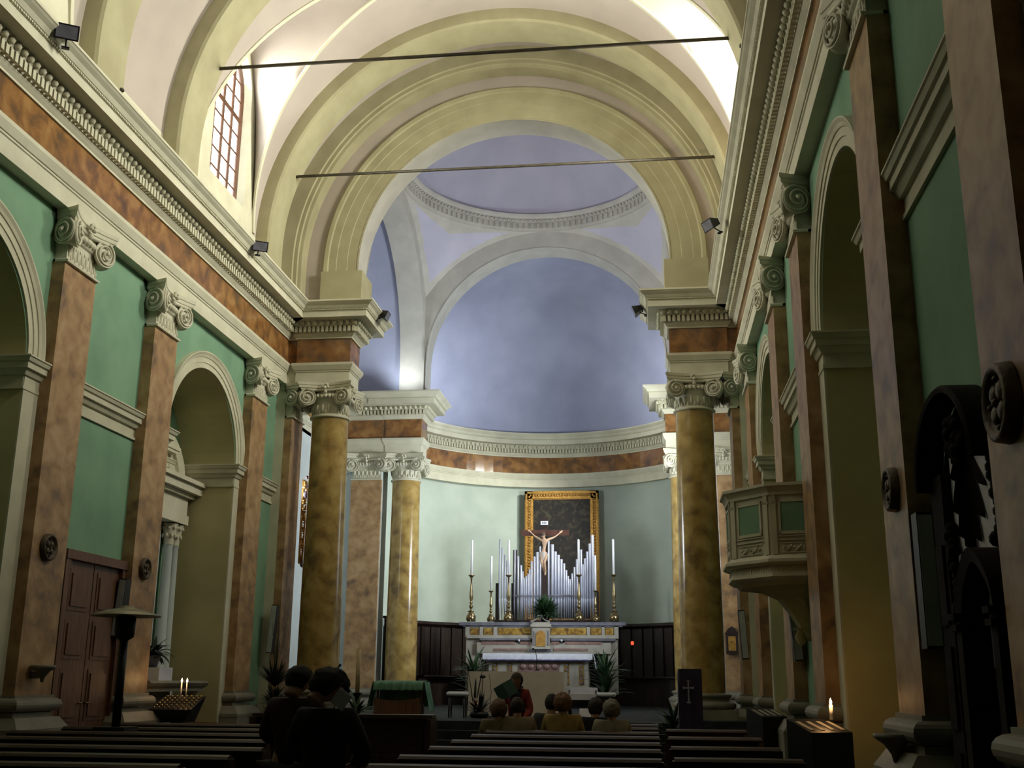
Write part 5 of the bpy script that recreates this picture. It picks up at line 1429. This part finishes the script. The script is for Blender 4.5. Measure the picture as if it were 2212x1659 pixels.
a.tube([(-.06, .11, 1.41), (-.07, -.05, 1.47), (.07, -.05, 1.47), (.06, .11, 1.41)], .033, 8)
sc = a.build('scarf', cloth('cloth_scarf', (.015, .015, .018)), [c for c in sg.children if c.name.startswith('body')][0])
# people standing in the aisle at the left
q1 = at(664, 1438, y=8.9); q2 = at(716, 1455, y=7.5)
bend = {'wL': ((-.10, .24, 1.05), .028), 'wR': ((.10, .24, 1.05), .028), 'eL': ((-.26, .03, 1.12), .043), 'eR': ((.26, .03, 1.12), .043)}
pm_ = person((q1.x-.06, 8.85, 0), -.35, 'standing person in a dark maroon jacket seen from behind at the left', (.035, .010, .014), (.01, .01, .012), (.012, .010, .008), 'short', 'stand', bend, R(-22), R(-10), q1.z/1.70, 41); pm_.scale.x *= 1.28
pm_ = person((q2.x-.02, 7.5, 0), -.25, 'dark standing person with a lowered head, nearest the camera in the aisle', (.010, .009, .010), (.01, .01, .012), (.008, .007, .006), 'curly', 'stand', bend, R(-38), R(-35), q2.z/1.68, 42); pm_.scale.x *= 1.15
p = at(736, 1512, y=7.25); a = MB(); a.box(-.05, .05, -.004, .004, -.05, .06); a.xf(Matrix.Rotation(R(35), 4, 'Y')); o = a.build('paper_sheet', white); o.location = p; tag(o, 'small pale sheet of paper held in the dark aisle group', 'paper')
p = at(1238, 1537, y=14.55); a = MB(); a.box(-.08, .08, -.003, .003, -.10, .08); a.xf(Matrix.Rotation(R(-50), 4, 'X')); o = a.build('sheet_music', white); o.location = (at(1265, 1540, y=14.9)); tag(o, 'pale sheet of music held between the seated people', 'paper')
# altar microphone
p = at(1158, 1402, y=23.95); p2 = at(1160, 1449, y=24.3)
am = thing('altar_microphone', (p2.x, 24.2, p2.z), 'thin gooseneck microphone standing on the freestanding altar', 'microphone')
a = MB(); a.lathe([(.05, 0), (.05, .015), (.01, .02)], (0, 0, 0), 12); hgt = p.z-p2.z; a.tube([(0, 0, .01), (.01, 0, hgt*.5), (-.02, 0, hgt*.9), (-.06, -.03, hgt)], .007, 6); a.build('gooseneck', blackm, am)
a = MB(); a.ball((-.07, -.035, hgt+.01), (.025, .02, .02), 8, 6); a.build('capsule', blackm, am)
# ------------------------------------------------------------------ light
def window_light(name, loc, rot, sx, sy, power, color=(.93, .97, 1), spread=180):
    l = bpy.data.lights.new(name, 'AREA'); l.shape = 'RECTANGLE'; l.size = sx; l.size_y = sy; l.energy = power; l.color = color; l.spread = radians(spread)
    o = bpy.data.objects.new(name, l); COL.objects.link(o); o.location = loc; o.rotation_euler = rot
    return o
def spot(name, loc, target, power, angle, color, blend=.6, size=.05):
    l = bpy.data.lights.new(name, 'SPOT'); l.energy = power; l.spot_size = radians(angle); l.spot_blend = blend; l.color = color; l.shadow_soft_size = size
    o = bpy.data.objects.new(name, l); COL.objects.link(o); o.location = loc
    o.rotation_euler = (Vector(target)-Vector(loc)).to_track_quat('-Z', 'Y').to_euler()
for s in (-1, 1):
    for b, k in zip(BAYS, (.0, .8, 1.1)):
        cw = bay_c(b)+.18
        if k: window_light('daylight', (s*(W+.1), cw, 12.7), (0, s*radians(93), 0), 3.2, 1.7, k*(360 if s > 0 else (170 if b[0] > 15 else 80)), (1, .985, .86), 104 if s > 0 else 84)
# tall windows in the end walls of the transept arms, out of the camera's sight
for s, pw in ((-1, 260), (1, 480)):
    o = bpy.data.objects.new('window_7' if s < 0 else 'window_8', None); COL.objects.link(o); o['kind'] = 'structure'; o.location = (s*6.06, 25.7 if s < 0 else 28.0, 4.2)
    o['label'] = 'tall window in the transept end wall'
    g = MB(); g.quad((0, -.7, 0), (0, .7, 0), (0, .7, 3.4), (0, -.7, 3.4)); g.build('pane', glassm, o)
    f = MB()
    for y in (-.7, 0, .7): f.box(-.04, .04, y-.04, y+.04, 0, 3.4)
    for z in (0, .85, 1.7, 2.55, 3.4): f.box(-.04, .04, -.7, .7, z-.03, z+.03)
    f.build('window_frame', wood2, o)
    wl = window_light('daylight', (s*5.9, 25.7 if s < 0 else 28.0, 5.9), (0, 0, 0), 1.4, 3.4, pw, (.84, .92, 1), 100)
    wl.rotation_euler = Vector((-s*1.0, .50, .22)).to_track_quat('-Z', 'Z').to_euler()
# lit cornice floodlights, plus beams added to brighten apse wall, altar and dome
spot('flood_and_fill_beam', (-2.75, 23.75, 9.50), (3.5, 29.5, 8.6), 800, 62, (1, .97, .92), .5)
spot('flood_and_fill_beam', (4.75, 18.4, 9.95), (5.1, 20.8, 12.2), 170, 80, (1, .74, .45), 1)
spot('flood_and_fill_beam', (3.2, 32.6, 9.3), (-3.4, 36.3, 4.8), 2200, 70, (.97, 1, .93), .8, .25)  # added fill light to brighten the left apse wall, no lamp stands here
spot('flood_and_fill_beam', (3.9, 19.0, 9.2), (-.1, 24.4, 1.3), 190, 30, (1, .90, .74), .7, .1)  # beam added by the right cornice lamp to lift the altar front
spot('flood_and_fill_beam', (-4.15, 30.55, 9.85), (-3.7, 31.9, 11.4), 70, 130, (.88, .96, 1), 1, .1)
spot('flood_and_fill_beam', (3.0, 33.2, 9.9), (3.7, 35.5, 11.4), 140, 120, (.90, .94, 1), 1, .1)
spot('flood_and_fill_beam', (-3.0, 33.2, 9.9), (-3.7, 35.5, 11.4), 170, 120, (.90, .94, 1), 1, .1)
for s, pw in ((-1, 380), (1, 380)):
    spot('flood_and_fill_beam', (s*2.95, 24.0, 9.85), (-s*.6, 29.6, 15.2), pw, 100, (.98, .97, 1), 1, .15)  # uplights added at the pier tips to brighten the dome
for loc, pw in (((4.84, 12.40, 1.36), 3.0), ((-4.55, 17.9, 1.52), 1.5)):
    l = bpy.data.lights.new('candle_glow', 'POINT'); l.energy = pw; l.color = (1, .5, .18); l.shadow_soft_size = .03
    o = bpy.data.objects.new('candle_glow', l); COL.objects.link(o); o.location = loc
w = bpy.data.worlds.new('world'); SCN.world = w; w.use_nodes = True
w.node_tree.nodes['Background'].inputs[0].default_value = (.6, .7, .9, 1); w.node_tree.nodes['Background'].inputs[1].default_value = .1
SCN.view_settings.view_transform = 'Standard'; SCN.view_settings.look = 'None'; SCN.view_settings.gamma = 1
SCN.view_settings.use_curve_mapping = False
SCN.view_settings.exposure = 0.2
cy = SCN.cycles
cy.use_denoising = True; cy.max_bounces = 8; cy.diffuse_bounces = 2; cy.glossy_bounces = 3; cy.sample_clamp_indirect = 4
